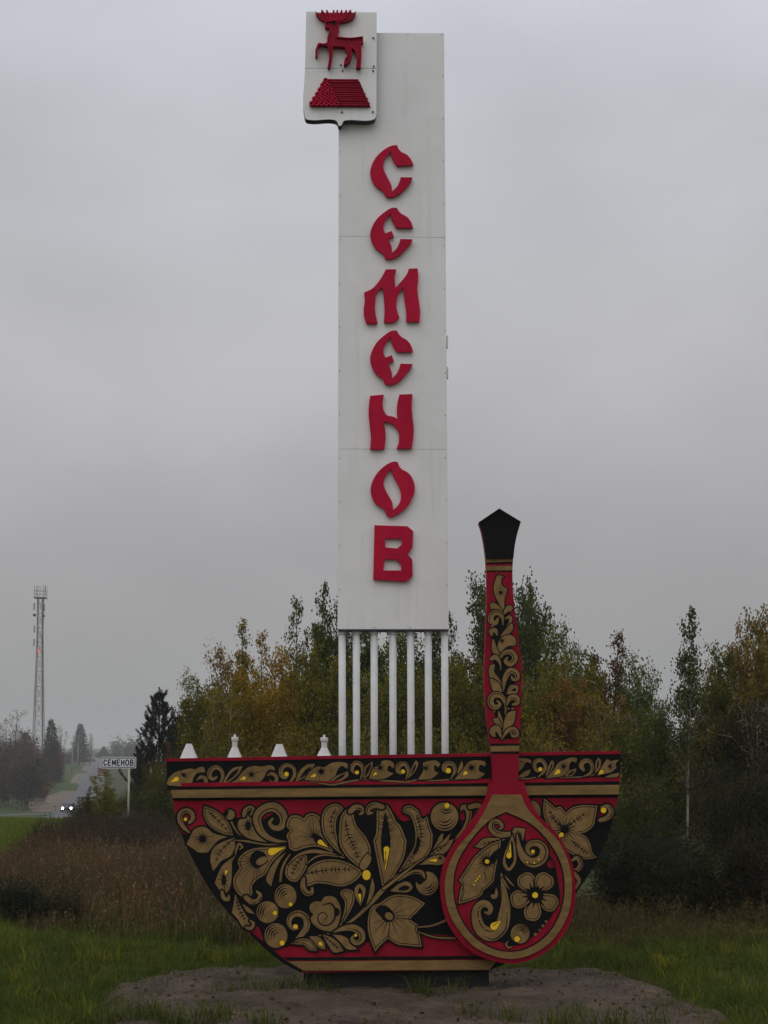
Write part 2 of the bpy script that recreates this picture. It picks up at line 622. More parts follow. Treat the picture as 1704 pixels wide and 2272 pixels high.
# the foot of the bowl
gb_t, gb_b = yline(2136, 2128), yline(2155, 2150.5)
strip('foot_line', yline(2126.5, 2118), yline(2133.5, 2125.5), 628, 1118, -.005, -.0008, 'black', -.005, .6, 640, 1106)
strip('foot_rail', gb_t, gb_b, 640, 1104, -.016, -.0004, 'gold2', -.016, .2, 674, 1086)

# painted ground between the flowers
P = Painter(TA, bowl, 0, org)
P.begin('painted_ground')
P.poly(smooth(parse('98,566* 140,640 190,650 300,620 420,600 470,540 560,540 640,600 700,540 800,500 860,560 960,560 1060,560 1140,500 1250,500 1340,500 1440,500 1560,480 1640,560 1760,520 1860,540 1960,500 2060,560 2140,540 '
                    '2260,600 2600,520 2760,560 2860,560 2960,560 3040,540 3072,545* 3066,580 3026,680 2986,776 2936,878 2846,1012 2736,1168 2594,1316* 2100,1345 1740,1330 1560,1360 1420,1380 1300,1390 1000,1400 900,1370 850,1420 760,1400 700,1380 650,1275 600,1296* 562,1290* 481,1214 401,1124 336,1039 271,934 216,834 166,734 131,649'), steps=3), 0, 'black')
P.begin('painted_edge')
P.poly([(p[0] + 1536, p[1]) for p in parse('1058,1318 898,1449 788,1536 700,1574 640,1574 700,1520 860,1400 1000,1318')], 0, 'black')
P.begin('painted_edge')
P.poly([(p[0], p[1]) for p in parse('600,1331 640,1371 700,1427.5 760,1477.5 820,1524.5 880,1559.5 945,1591 962,1580 905,1545 840,1506 760,1438 680,1372 610,1312')], 0, 'black')

# left part of the front ------------------------------------------------
P.curl('192,640,8 150,605,26 122,558,32 124,512,34 160,486,32 200,503,30 208,540,26 185,568,20').dot(158, 546, 12)
P.leaf('288,456* 350,480 420,530 465,600 482,656* 420,645 350,612 304,566 282,510', inset=10).vein('318,494 370,545 470,645', 6, 22)
P.leaf('165,716* 188,670 222,612 290,598 345,640 445,666* 385,688 338,738 312,772* 245,770 205,742').spikes(275, 680, 24, 66, 15)
P.leaf('492,672* 494,740 460,800 402,830 370,870 347,898* 328,825 345,750 400,706').vein('475,690 400,760 360,850', 5, 24)
P.stem('486,688,5 560,694,11 660,708,15 760,722,14 848,722,6')
P.stem('470,560,14 490,600,12 530,650,9 620,690,6')
P.berry(462, 515, 32, 34, None, 2)
P.leaf('560,508 600,516 612,590 672,668 745,704* 640,690 560,660 516,600 526,550 545,545*').spikes(585, 590, 20, 46, 10, ry=1.5)
P.curl('556,520,24 570,484,30 605,468,28 622,495,22 602,514,12')
P.curl('846,698,6 770,690,24 700,655,38 660,600,50 648,530,56 690,478,58 760,462,62 812,500,58 828,560,48 800,604,38 755,600,30 732,570,22 752,542,14')
P.leaf('852,565 878,524 930,522 965,542* 988,514 1030,506 1074,532 1092,590 1122,660 1164,772* 1060,732 965,742 905,762 868,742 862,702* 848,655 872,622* 850,596', inset=14)
P.spikes(1035, 660, 18, 110, 9, 150, 330, 6)
P.blob('1030,655 1070,655 1110,700 1130,740 1080,728 1040,700').drop(1130, 738, 1062, 692, 34)
P.leaf('1088,540 1112,472 1180,440 1232,470 1192,530 1182,620 1202,700 1244,802* 1150,722 1098,640', inset=12).vein('1180,480 1150,560 1170,680', 5, 20)
P.leaf('1208,600 1222,520 1264,472 1320,456 1305,520 1325,590 1382,660 1418,740 1402,850 1345,876* 1260,800 1212,720', inset=13).vein('1250,560 1270,660 1310,740 1340,830', 9, 34)
P.curl('1282,492,34 1318,464,36 1356,470,30 1364,500,20 1346,512,12')
P.leaf('1345,888* 1280,850 1180,820 1060,835 976,900 952,975 990,1000 1050,982 1120,986 1230,1002 1312,968 1362,918*', inset=13).vein('990,915 1100,895 1200,888 1310,888', 9, 34)
P.curl('962,950,24 960,1010,34 988,1050,34 1018,1046,26 1022,1014,14')
P.leaf('1400,778* 1424,806 1412,850 1370,892 1346,870 1366,815', ol=8)
P.begin('painted_berry'); P.disc(1392, 926, 36, 40, 1, 'black'); P.disc(1392, 926, 28, 34, 4, 'yellow')
P.leaf('1500,1004* 1470,850 1438,690* 1456,650 1462,560 1464,490 1490,447 1530,450 1565,500 1592,560* 1622,590 1652,660 1666,692* 1648,800 1590,910 1536,990', inset=14)
P.begin('painted_leaf'); P.blob('1520,500 1545,600 1555,700 1545,800 1525,890 1500,800 1490,700 1500,600')
P.vein('1525,520 1528,640 1530,780', 10, 62, True, 7, -.5).drop(1520, 900, 1530, 730, 40)
P.line('1522,770,9 1524,800,3 1523,830,9 1521,860,2', 5)
P.curl('1502,462,30 1446,450,40 1404,474,34 1404,504,22 1432,502,12')
P.stem('1640,880,8 1560,980,26 1500,1030,30 1420,1120,24 1300,1230,18 1170,1312,14 1040,1345,10 950,1360,5')
P.stem('1660,900,10 1620,990,10 1560,1020,6')
P.leaf('505,790* 478,830 474,890 470,970 445,1040 400,1040 380,1012* 358,980* 376,930 412,860', inset=0).spikes(420, 960, 16, 40, 10, ry=2.2).drop(428, 930, 440, 890, 20)
P.curl('408,1040,20 420,1082,26 450,1092,20 455,1064,10', line=False)
P.leaf('842,728* 740,736 620,746 550,780 516,830 528,880* 490,940 488,1000 520,1056 575,1080 612,1056 612,1000 642,960 702,920 745,845 842,746*', inset=14)
P.spikes(640, 830, 42, 150, 11, 70, 200, 7).blob('600,800 640,760 690,770 720,830 690,860 640,880 606,850')
P.blob('640,835 690,800 720,810 690,850 650,856', 4, 'gold'); P.drop(838, 738, 722, 774, 50)
P.curl('572,1080,34 610,1108,34 650,1100,30 668,1062,24 646,1038,14')
P.stem('498,792,4 506,752,12 524,714,16 546,734,12 530,750,8', 6)
P.leaf('848,766* 802,830 770,900 742,1004* 710,962 732,890 782,820', ol=8)
P.stem('805,966,16 815,890,15 840,830,11 872,784,6')
P.leaf('985,798* 986,860 950,930 912,970 870,962 840,920 850,860 900,798 960,774', inset=12).vein('960,800 910,860 880,940', 5, 26)
P.stem('1240,808,5 1130,778,20 1020,764,22 920,794,14 862,850,6')
P.stem('1200,800,5 1100,790,9 1040,806,9 985,850,5')
P.berry(840, 1070, 74, 82, (875, 1125, 14), 4, 225)
P.berry(717, 1178, 74, 74, (768, 1183, 15), 3, 190)
P.berry(775, 1338, 78, 84, (817, 1388, 18), 4, 215)
P.leaf('498,1055* 530,1130 572,1200 602,1240 616,1280 562,1290 512,1222 474,1182* 488,1120').vein('505,1090 530,1170 575,1250', 6, 24)
P.curl('575,1284,20 604,1288,22 622,1254,18 600,1236,10', line=False)
P.leaf('545,1120* 590,1150 630,1190* 580,1176', ol=8)
P.curl('895,1384,12 945,1336,34 985,1275,42 975,1212,42 920,1186,40 872,1214,36 866,1256,28 892,1292,20 924,1290,12').dot(908, 1276, 16)
P.leaf('1008,1130 1040,1106 1082,1106* 1112,1072 1170,1076 1206,1120 1216,1180 1200,1255 1170,1304 1100,1302 1040,1270 1012,1220 1030,1192* 1006,1165')
P.line('1095,1130,6 1150,1120,12 1180,1170,14 1165,1240,12 1120,1270,10 1070,1250,9 1062,1205,8 1095,1180,7 1125,1205,7 1105,1235,4').disc(1190, 1178, 20, 28, 3, 'black')
P.leaf('1214,1042 1256,1020 1302,1042 1308,1100 1270,1190 1196,1302* 1236,1190 1245,1110', inset=12)
P.leaf('1345,986 1382,1012 1380,1060 1350,1134* 1314,1062 1314,1012', ol=9).blob('1345,1010 1364,1040 1352,1112 1334,1060').drop(1352, 1112, 1344, 1052, 22)
P.leaf('1430,942* 1446,1000 1432,1070 1390,1134* 1410,1050', ol=8)
P.leaf('878,1392* 940,1360 1010,1368 1046,1410 1052,1442* 1000,1435 966,1400 930,1398', inset=10)
P.leaf('1000,1344* 1060,1345 1106,1390 1110,1434* 1064,1416 1034,1380', ol=9).drop(1098, 1412, 1068, 1382, 26)
P.leaf('1094,1330* 1150,1350 1202,1390 1236,1442* 1170,1452 1130,1400').vein('1110,1345 1160,1390 1205,1430', 5, 18)
P.leaf('1160,1330* 1230,1340 1290,1380 1326,1432* 1262,1430 1212,1380')
P.curl('1170,1314,8 1240,1288,32 1306,1286,46 1356,1320,46 1360,1366,36 1320,1388,32 1292,1360,22 1312,1334,12').dot(1318, 1335, 10)
# big lower flower
P.leaf('1424,1150 1402,1230 1408,1330 1450,1446* 1490,1400 1540,1356* 1600,1396 1670,1406 1768,1414* 1752,1335 1736,1290 1746,1268* 1692,1226 1744,1170 1790,1118* 1720,1078 1640,1060 1560,1068 1482,1118* 1448,1130', inset=12)
P.begin('painted_leaf'); P.blob('1450,1160 1510,1130 1580,1190 1580,1230 1530,1246 1480,1200'); P.disc(1545, 1205, 30, 24, 4, 'gold', rot=.6)
P.spikes(1545, 1205, 34, 150, 10, -50, 150, 7)
P.line('1690,1226,9 1640,1222,6 1590,1214,3').line('1540,1350,8 1545,1300,5 1548,1260,2')

# right part of the front (second tile)
P = Painter(TB, bowl, 0, org)
P.leaf('78,905* 140,800 184,720 184,600 152,520 104,492 118,458 160,455 206,486 236,545 270,526* 282,580 306,650* 296,740 230,830 150,862', inset=11)
P.vein('195,520 222,600 225,680 190,770 130,860', 12, 30).blob('205,660 222,690 200,770 170,800 190,730')
P.berry(387, 528, 94, 96, (403, 452, 18), 3, 80)
P.line('370,470,3 385,482,10 410,484,10 432,470,3').line('355,470,2 375,498,9 412,502,9 448,474,2')
P.curl('440,700,6 520,610,24 552,530,32 545,474,38 512,462,26 500,482,12')
P.curl('560,462,30 610,452,34 640,470,26 622,494,16 604,490,8', line=False)
P.leaf('240,824* 320,760 390,702 452,680* 404,762 330,800', ol=8).vein('265,806 340,760 420,705', 5, 14)
P.leaf('216,856* 300,800 370,790 398,830 352,856 290,852', ol=9).drop(275, 826, 338, 824, 24).spikes(352, 812, 7, 34, 5, -80, 30, 5)
P.leaf('308,752* 340,690 362,650 380,640* 366,700', ol=7)
P.leaf('330,742* 380,690 430,640* 400,705', ol=7)
P.berry(268, 982, 76, 80, None, 3, 60)
P.curl('70,965,6 130,925,18 190,902,26 232,912,30 242,945,22 215,958,12')
P.begin('painted_berry'); P.blob('190,935 225,925 250,955 225,990 205,985')
P.leaf('18,1034* 80,984 140,972 170,1010 140,1040 80,1042', ol=9).blob('70,1025 120,995 150,1012 120,1030')
P.stem('-30,1020,18 30,975,18 120,905,14 190,850,11 250,808,6')
P.stem('208,1280,8 300,1270,12 400,1232,14')
P.stem('208,1312,5 320,1348,10 460,1356,12')
# to the right of the spoon
P.leaf('1064,404* 1110,440 1142,470* 1172,460 1212,502* 1255,466 1330,450 1428,454* 1412,540 1400,590 1335,636 1300,640* 1345,660 1378,710 1392,770 1422,806* 1345,816 1270,790 1200,745 1110,620 1062,510', inset=11)
P.spikes(1205, 615, 28, 92, 17).drop(1160, 672, 1194, 640, 30)
P.vein('1225,590 1290,545 1350,500', 5, 26).vein('1180,590 1130,540 1100,480', 5, 24).vein('1250,690 1310,740 1380,790', 6, 28)
P.curl('1446,552,26 1496,534,32 1522,492,32 1498,458,28 1458,468,22').dot(1470, 484, 19)
P.curl('1250,898,20 1292,888,30 1314,850,30 1288,808,26 1258,824,16')
P.curl('1270,912,24 1302,960,26 1282,1012,16', line=False)
P.leaf('985,418 1025,444 1040,505 1010,560 960,470', ol=9)
P.end()

# rim frieze ------------------------------------------------------------
WR = -.03
P = Painter(R1, bowl, WR, org, 13)
P.leaf('45,372* 90,300 150,256 220,238 310,220 360,228 400,206 450,210 465,262* 420,262 380,268 342,310 320,370 230,410 120,406 60,396', inset=0).spikes(225, 300, 12, 66, 10, -150, 30).drop(88, 370, 178, 322, 50)
P.line('240,290,9 290,270,6 360,240,2')
P.curl('376,346,10 420,312,34 466,330,40 470,380,36 428,400,30 396,384,18', line=False)
P.curl('612,402,24 652,330,34 644,250,36 585,206,42 524,240,52 512,300,46 550,336,34 590,310,18')
P.leaf('640,396* 690,310 760,220 872,194* 830,270 740,350', inset=0).blob('690,362 750,265 828,222 786,296')
P.leaf('636,404* 800,342 850,280 920,214 1000,192 1080,200 1170,185 1214,208 1216,242* 1160,228 1122,270 1092,330 1010,386 920,380 840,364 740,386').spikes(965, 285, 18, 79, 14).drop(838, 340, 905, 318, 38)
P.line('990,275,9 1050,255,6 1110,240,2')
P.curl('1132,296,10 1190,276,34 1234,312,36 1232,360,32 1190,370,24 1166,344,10', line=False)
P.curl('1384,366,22 1430,295,34 1420,215,34 1350,182,36 1292,222,46 1290,288,46 1330,318,32 1366,292,16').dot(1345, 280, 25)
P.leaf('1440,366* 1480,262 1560,182 1652,168* 1612,260 1520,330').blob('1490,330 1545,240 1615,200 1580,265')
P.stem('1430,390,6 1560,352,16 1700,330,8', 8)
P = Painter(R2, bowl, WR, org, 11)
P.leaf('-60,325* -10,250 60,206 120,210 182,174 262,165 330,184 326,226* 272,200 236,240 212,300 140,342 60,336').spikes(92, 250, 14, 75, 14).drop(-10, 300, 46, 280, 32)
P.leaf('150,352* 230,290 330,248* 336,285 262,332', ol=8).blob('200,335 250,296 305,270 290,300')
P.stem('-20,335,4 100,358,10 200,368,14 300,348,14 400,330,12 520,322,9 640,332,12 780,340,14 860,345,14 950,325,10 1100,332,12 1250,322,9 1380,325,6', 7)
P.curl('442,320,6 466,252,28 452,194,34 402,172,36 370,212,34 376,250,24 400,268,10').dot(413, 258, 18)
P.leaf('470,318* 486,210 556,160* 545,232 510,290', ol=8).blob('486,290 500,215 538,180 520,250')
P.leaf('520,312* 560,220 620,190 642,155 712,155 748,190 736,222* 702,196 686,240 742,268* 664,310 580,322').spikes(622, 215, 12, 58, 11).drop(552, 288, 590, 260, 24)
P.curl('852,320,6 874,242,28 842,182,34 790,196,46 782,242,42 812,264,24').dot(826, 250, 19)
P.leaf('870,312* 906,212 940,148* 962,172 932,250', ol=8).blob('895,280 915,220 942,180 935,225')
P.leaf('962,322* 1010,232 1004,172* 1062,154 1130,155 1158,186 1140,212* 1110,192 1108,240 1144,264* 1080,312').spikes(1030, 220, 9, 54, 9)
P.curl('1252,314,6 1292,242,28 1272,186,36 1214,182,42 1196,230,42 1226,250,28').dot(1232, 242, 24)
P.leaf('1306,302* 1328,210 1356,152* 1364,212 1340,262', ol=8)
P.leaf('1286,322* 1360,240 1420,162 1500,150 1566,168 1562,206* 1520,188 1506,240 1564,270* 1502,312 1400,316').spikes(1440, 215, 13, 64, 12).drop(1362, 284, 1402, 250, 34)
P = Painter(R3, bowl, WR, org, 16)
P.leaf('110,275 200,262 292,290 292,332* 232,312 190,380 135,432 100,420')
P.line('150,300,14 200,320,10 180,380,4')
P.leaf('110,520* 210,440 292,414* 262,480 160,526', ol=11)
P.stem('140,535,10 250,540,18 350,520,14', 10)
P.curl('382,522,8 470,440,40 488,350,46 428,288,50 352,312,54 344,380,48 382,436,34 424,420,18').dot(420, 410, 28)
P.leaf('490,532* 528,380 580,284* 608,330 562,440', ol=12).blob('525,470 560,370 588,310 580,380')
P.leaf('498,534* 600,420 682,312 762,280 862,250 922,268 906,322* 852,300 812,360 810,420 722,500 600,522').spikes(740, 370, 24, 112, 13).drop(604, 490, 690, 422, 62)
P.leaf('738,522* 820,430 912,398* 902,442 832,510', ol=11).blob('790,495 840,445 890,425 850,480')
P.stem('690,520,6 900,518,16 1050,510,16 1160,480,8', 10)
P.curl('1000,512,8 1100,462,36 1130,380,44 1090,300,54 1012,304,62 978,370,60 1010,420,40')
P.leaf('1170,462* 1178,310 1210,250* 1244,290 1218,420', ol=12).blob('1188,420 1196,320 1214,280 1218,350')
P.leaf('1200,492* 1262,370 1342,274 1372,300 1420,290 1492,280* 1442,350 1462,380* 1400,442 1292,472').spikes(1350, 370, 14, 97, 10, -60, 60).drop(1212, 482, 1278, 428, 56)
P.leaf('1290,522* 1380,482 1494,458* 1482,502 1400,522', ol=11)
P.end()

# ---- the spoon -----------------------------------------------------
us, _ = board(1118, 2130)
SW = -.13
org = (us, SW)
spoon = empty('painted_spoon', place(org), YAW,
              'giant upright spoon painted red, bronze and black, fixed in front of the bowl', 'spoon sculpture')
TBs, THs = TB, THN
egg_r = '930,296* 965,405 1030,518 1150,640 1228,768 1272,900 1281,1040 1270,1165 1222,1300 1132,1410 1000,1496 862,1531 740,1516 590,1460 470,1350 400,1232 366,1092 362,960 390,842 442,740 556,582 630,480 680,378 692,296*'
b = MB()
b.extrude([pth(TB, egg_r, SW, org)], 0, .09, M['red'], M['red'])
b.build('spoon_bowl', spoon)
hl = '310,106* 478,212* 470,252 440,360 424,490 418,600 430,850 460,1100 490,1350 490,1600 480,1800 470,1962 470,2040* 468,2080* 464,2300* 466,2432*'
hr = '255,2432* 262,2300* 252,2040* 240,1960 205,1650 195,1400 205,1100 215,780 213,600 205,480 185,340 164,250 150,215*'
b = MB()
b.extrude([pth(THN, hl + ' ' + hr, SW, org)], 0.004, .085, M['red'], M['red'])
b.build('handle', spoon)
def spart(name, tile, t, y0, y1, m, sm=True):
    q = MB()
    q.extrude([pth(tile, t, SW, org) if sm else px_poly(px_list(tile, t), SW, org)], y0, y1, M[m])
    return q.build(name, spoon)
spart('handle_tip', THN, '310,106* 478,210* 474,236* 452,310 434,400 423,497* 206,497* 198,420 182,320 158,240* 150,215*', -.022, .0035, 'black')
spart('tip_roof', THN, '310,104* 480,208* 478,222* 310,122* 150,228* 148,213*', -.034, -.0225, 'black', False)
P = Painter(THN, spoon, SW, org, 9)
P.wd = SW + .004
P.begin('handle_band')
def band(x0, x1, y0, y1, m, layer, s0=0, s1=0):
    P.poly([(x0, y0), (x1, y0 + s0), (x1 - 1, y1 + s1), (x0 + 2, y1)], layer, m)
band(206, 422, 497, 529, 'gold', 1, 2, -3)
band(208, 421, 528, 542, 'black', 2, -6, -4)
P.begin('handle_band'); band(213, 419, 557, 592, 'gold', 1, -2, -2); band(214, 419, 592, 603, 'black', 2)
P.begin('handle_band'); band(240, 471, 1962, 1981, 'black', 1); band(243, 471, 1983, 2026, 'gold', 2, -4, -4); band(250, 470, 2027, 2043, 'black', 3)
P.begin('painted_ground')
P.poly(smooth(parse('300,640 350,720 355,860 390,900 395,1000 410,1080 440,1150 400,1230 440,1300 400,1400 450,1450 420,1520 450,1580 440,1660 400,1700 430,1780 390,1850 430,1900 340,1930 270,1905 255,1850 290,1780 260,1700 250,1620 260,1560 240,1480 240,1400 270,1330 250,1260 270,1180 240,1090 280,1030 250,960 280,880 280,760')), 1, 'black')
P.wd = SW + .002
P.leaf('350,642* 302,630 276,690 268,742 284,800 328,880 350,914* 356,810 372,735 342,720 326,682 334,648*').spikes(325, 768, 9, 30, 8)
P.line('322,700,3 324,740,6')
P.curl('340,918,12 292,882,38 258,868,40 254,892,18', line=False)
P.curl('350,934,12 386,892,42 408,888,30 398,914,12', line=False)
P.curl('342,1024,6 336,960,26 302,926,40 256,940,44 246,988,42 284,1008,32 304,970,16')
P.curl('370,1040,8 400,1000,24 396,960,26 366,970,14', line=False)
P.leaf('322,1112* 370,1050 412,1012 422,1052 372,1112*')
P.leaf('330,1125 400,1102 442,1132 440,1182 382,1192 310,1252* 300,1190').spikes(335, 1150, 8, 30, 8)
P.curl('295,1104,10 280,1066,32 246,1076,34 256,1104,14', line=False)
P.leaf('265,1134 290,1200 322,1266* 262,1240 254,1190')
P.curl('316,1296,8 350,1246,30 408,1240,42 438,1288,44 400,1332,40 362,1310,28 378,1280,12')
P.curl('326,1384,4 316,1320,18 282,1278,40 250,1292,26', line=False)
P.leaf('240,1345 276,1338 270,1390 312,1450 346,1544* 282,1490 236,1430')
P.leaf('240,1450 300,1475 342,1552* 272,1552 248,1500')
P.curl('346,1544,6 360,1440,38 400,1386,44 448,1402,40 454,1448,32 422,1456,20 410,1430,10')
P.leaf('370,1572* 400,1502 462,1508 452,1562', inset=0).blob('410,1545 440,1522 444,1545')
P.curl('360,1736,4 360,1640,24 320,1582,40 264,1582,46 242,1636,46 280,1676,40 318,1650,24 296,1624,10')
P.curl('370,1664,6 400,1602,38 446,1600,42 456,1640,32 422,1654,20')
for xx, yy in ((385, 1686), (418, 1686), (272, 1710), (258, 1032)):
    P.begin('painted_dot'); P.disc(xx, yy, 8, 8, 3, 'gold')
P.leaf('340,1872* 350,1790 382,1720 442,1700* 426,1800 390,1832')
P.leaf('306,1704 336,1770 340,1834* 308,1780', ol=7)
P.leaf('264,1770 300,1760 336,1842* 290,1812', ol=7)
P.curl('330,1924,6 292,1842,48 256,1868,44 272,1900,24', line=False)
P.curl('332,1928,6 380,1862,32 430,1852,40 452,1890,32 420,1904,22 406,1880,10')
P.end()
# bowl of the spoon: rings and flowers
P = Painter(TB, spoon, SW, org, 10)
ring_o = smooth(parse('712,378* 908,378* 950,470 1040,570 1160,692 1220,810 1251,930 1253,1060 1235,1172 1180,1290 1100,1390 980,1465 860,1496 740,1481 600,1420 492,1310 425,1200 396,1090 390,970 415,862 470,750 580,620 650,510 690,432'))
ring_i = smooth(parse('805,495* 920,545 1010,604 1120,730 1188,870 1205,1040 1172,1200 1092,1330 970,1420 842,1450 720,1430 602,1360 512,1250 456,1110 446,980 470,852 540,722 645,596 712,540'))
q = MB()
q.extrude([[P.pt(*p[:2]) for p in ring_o], [P.pt(*p[:2]) for p in ring_i]], -.018, -.0006, M['gold2'], M['gold2'])
q.build('gold_ring', spoon)
P.begin('ring_line')
rl = offset(ring_i, -4)
P.stroke([(p[0], p[1], 12) for p in rl], 0, 'black', True)
P.begin('painted_ground')
P.poly(smooth(parse('760,640 925,640 950,700 1080,760 1135,840 1160,950 1172,1100 1120,1200 1080,1260 990,1345 860,1410 760,1380 640,1350 600,1120 640,1060 700,860')), 0, 'black')
P.curl('885,628,20 812,650,34 742,642,42 706,602,38 718,562,34 760,566,28 780,598,20 760,614,10')
P.leaf('866,602* 938,610* 922,694* 896,640 870,690 846,640', ol=9).line('880,625,4 905,640,6 915,680,3')
P.leaf('800,682* 720,674 652,680 595,734* 650,742 732,722', ol=9).vein('775,688 700,700 630,722', 4, 14)
P.leaf('772,690* 690,722 602,792 540,880 486,962* 508,986* 492,1050 484,1122* 562,1100 640,1062 652,1030* 690,1000 722,968* 742,850 762,760', inset=12)
P.spikes(678, 834, 30, 78, 18).dot(678, 834, 15)
P.blob('700,800 770,740 740,830 718,850').line('660,900,5 668,950,5 660,980,2').line('510,985,4 520,1040,6 508,1100,6 560,1088,4', 3)
for xx, yy in ((627, 935), (613, 951), (600, 967), (588, 992)): P.dot(xx, yy, 7, 3)
P.leaf('850,648* 872,740 870,850 826,898 788,860 794,790 822,720', ol=9, inset=0).blob('848,690 858,760 850,850 824,866 804,842 812,770').drop(838, 706, 825, 812, 34)
P.blob('812,835 840,835 838,868 822,876', 5).line('828,720,6 828,745,3 828,770,9', 5)
P.curl('882,648,8 898,740,32 930,808,52 988,842,64 1050,816,62 1066,752,54 1030,712,44 972,716,38 952,750,28 970,782,18 998,782,10').dot(990, 765, 13)
for xx, yy in ((952, 838), (1000, 843), (1030, 820)): P.dot(xx, yy, 7, 4)
P.begin('painted_berry'); P.disc(1112, 853, 34, 34, 1, 'black'); P.disc(1112, 853, 25, 25, 2, 'red'); P.line('1100,850,4 1112,838,6 1126,852,6 1112,866,4')
fx, fy = 1005, 1063
for k, (dx, dy, L, W_) in enumerate(((-66, -106, 138, 62), (72, -108, 140, 64), (112, 58, 138, 60), (-20, 138, 146, 58), (-128, 32, 140, 62))):
    a = atan2(dy, dx)
    ca, sa = cos(a), sin(a)
    def tp(l, w2): return f'{fx + ca * l - sa * w2:.0f},{fy + sa * l + ca * w2:.0f}'
    P.leaf(' '.join([tp(30, -18), tp(75, -W_ * .8), tp(120, -W_), tp(L + 22, -W_ * .62), tp(L + 30, 0), tp(L + 22, W_ * .62), tp(120, W_), tp(75, W_ * .8), tp(30, 18)]), 'painted_petal', ol=9, inset=13)
P.begin('painted_flower_eye'); P.spikes(fx, fy, 56, 98, 15, wd=20); P.disc(fx, fy, 20, 20, 5, 'yellow')
P.curl('775,915,8 792,1040,40 800,1160,72 772,1280,92 708,1330,92 640,1300,84 606,1220,66 612,1150,52 655,1118,46 700,1146,36 690,1186,24 665,1180,12')
P.line('780,1000,3 770,1120,8 730,1230,9 690,1250,8 650,1220,7 640,1180,4').line('815,1180,3 800,1300,9 720,1365,8 650,1340,3')
P.drop(772, 1236, 706, 1292, 52).line('720,1270,7 740,1255,4 752,1248,7', 5)
P.leaf('740,1010* 752,1060 740,1084 712,1086 704,1062 728,1058*', ol=6)
P.stem('780,940,4 800,980,12 830,1024,4', 5)
P.stem('800,930,4 830,970,12 862,1002,4', 5)
P.berry(902, 1326, 64, 66, (882, 1362, 20), 3, 300)
for xx, yy, r_ in ((1080, 1242, 9), (1058, 1272, 10), (1036, 1300, 7), (1006, 1330, 11)):
    P.begin('painted_dot'); P.disc(xx, yy, r_, r_, 3, 'gold')
P.stem('850,1412,4 825,1420,12 806,1396,12 822,1376,5', 5)
P.end()

# ---- the tall stele --------------------------------------------------
WS = .42
ut, _ = board(870, 2150)
org = (ut, WS)
stele = empty('name_stele', place(org), YAW,
              'tall white sheet-metal stele on seven white posts with red letters, rising behind the painted bowl', 'stele')
def spx(pl, wd=WS): return px_poly(pl, wd, org)
# three painted sheets over a frame, seams a few millimetres wide
eL = lambda y: 751.5 + (749 - 751.5) * (y - 288) / (1397 - 288)
eR = lambda y: 985.3 + (995.3 - 985.3) * (y - 74) / (1397 - 74)
def sheet(pl):
    q = MB(); q.extrude([spx(pl)], -.006, 0.0, M['white'], M['white']); return q.build('metal_sheet', stele)
y1, y2 = lambda x: 524.5 + (x - 750) * .012, lambda x: 996.5 + (x - 750) * .003
g = .38
sheet([(835.5, 73.5), (985.3, 74.6), (eR(527), y1(990) - g), (eL(524), y1(750) - g), (eL(300), 280), (eL(300), 200), (800, 150)])
sheet([(eL(525), y1(750) + g), (eR(528), y1(990) + g), (eR(997), y2(990) - g), (eL(997), y2(750) - g)])
sheet([(eL(997), y2(750) + g), (eR(997), y2(990) + g), (995.3, 1396), (749, 1396)])
q = MB()
q.extrude([spx([(836.2, 75), (984.6, 76), (994.3, 1394), (750.2, 1394), (752.6, 285), (752.6, 200), (800, 150)])], .0005, .14, M['white_pole'])
q.build('frame', stele)
q = MB()
q.extrude([spx([(750, 1396.4), (995, 1396.4), (995, 1400.5), (750, 1400.5)])], .0, .14, M['purple'])  # dark strip standing in for the shaded gap below the sheets
q.build('dark_gap_strip', stele)
for ya, yb, xo in ((744, 771, 991.6), (814, 839, 992.2)):
    q = MB(); q.extrude([spx([(xo, ya), (xo + 2.6, ya), (xo + 2.6, yb), (xo, yb)])], .002, .05, M['white_pole']); q.build('hinge', stele)
# screws along the edges
q = MB()
rr = random.Random(4)
sc_px = [(eL(y) + 3.2, y) for y in range(338, 1390, 97)] + [(eR(y) - 3.4, y) for y in range(170, 1390, 94)] + [(x, 76.5) for x in (905, 980)] + [(830, 1392), (910, 1392)]
for x, y in sc_px:
    u, v = board(x, y, WS)
    u -= ut
    r_ = .0045
    q.add([(u + r_ * cos(k * pi / 3), -.010, v + r_ * sin(k * pi / 3)) for k in range(6)] + [(u + r_ * cos(k * pi / 3), -.004, v + r_ * sin(k * pi / 3)) for k in range(6)],
          [tuple(range(6))] + [(k, k + 6, (k + 1) % 6 + 6, (k + 1) % 6) for k in range(6)], M['rivet'])
o = q.build('screw_heads', stele)
o['kind'] = 'stuff'
# seven posts
for x in (759, 790.5, 830, 871.5, 911, 950, 986.5):
    u, v = board(x, 1400, WS + .06); ub2, vb2 = board(x + (.6 if x < 900 else 1.2), 1690, WS + .06)
    q = MB()
    q.tube([(ub2 - ut, .06, vb2 - .12), (ub2 - ut, .06, vb2 + .012), (u - ut, .06, v - .004)], [.0325, .0325, .0325], M['white_pole'], 14)
    po = q.build('post', stele, True)
    q = MB()
    q.tube([(u - ut, .06, v - .03), (u - ut, .06, v - .0045)], .040, M['white_pole'], 14)
    q.build('weld_collar', po)
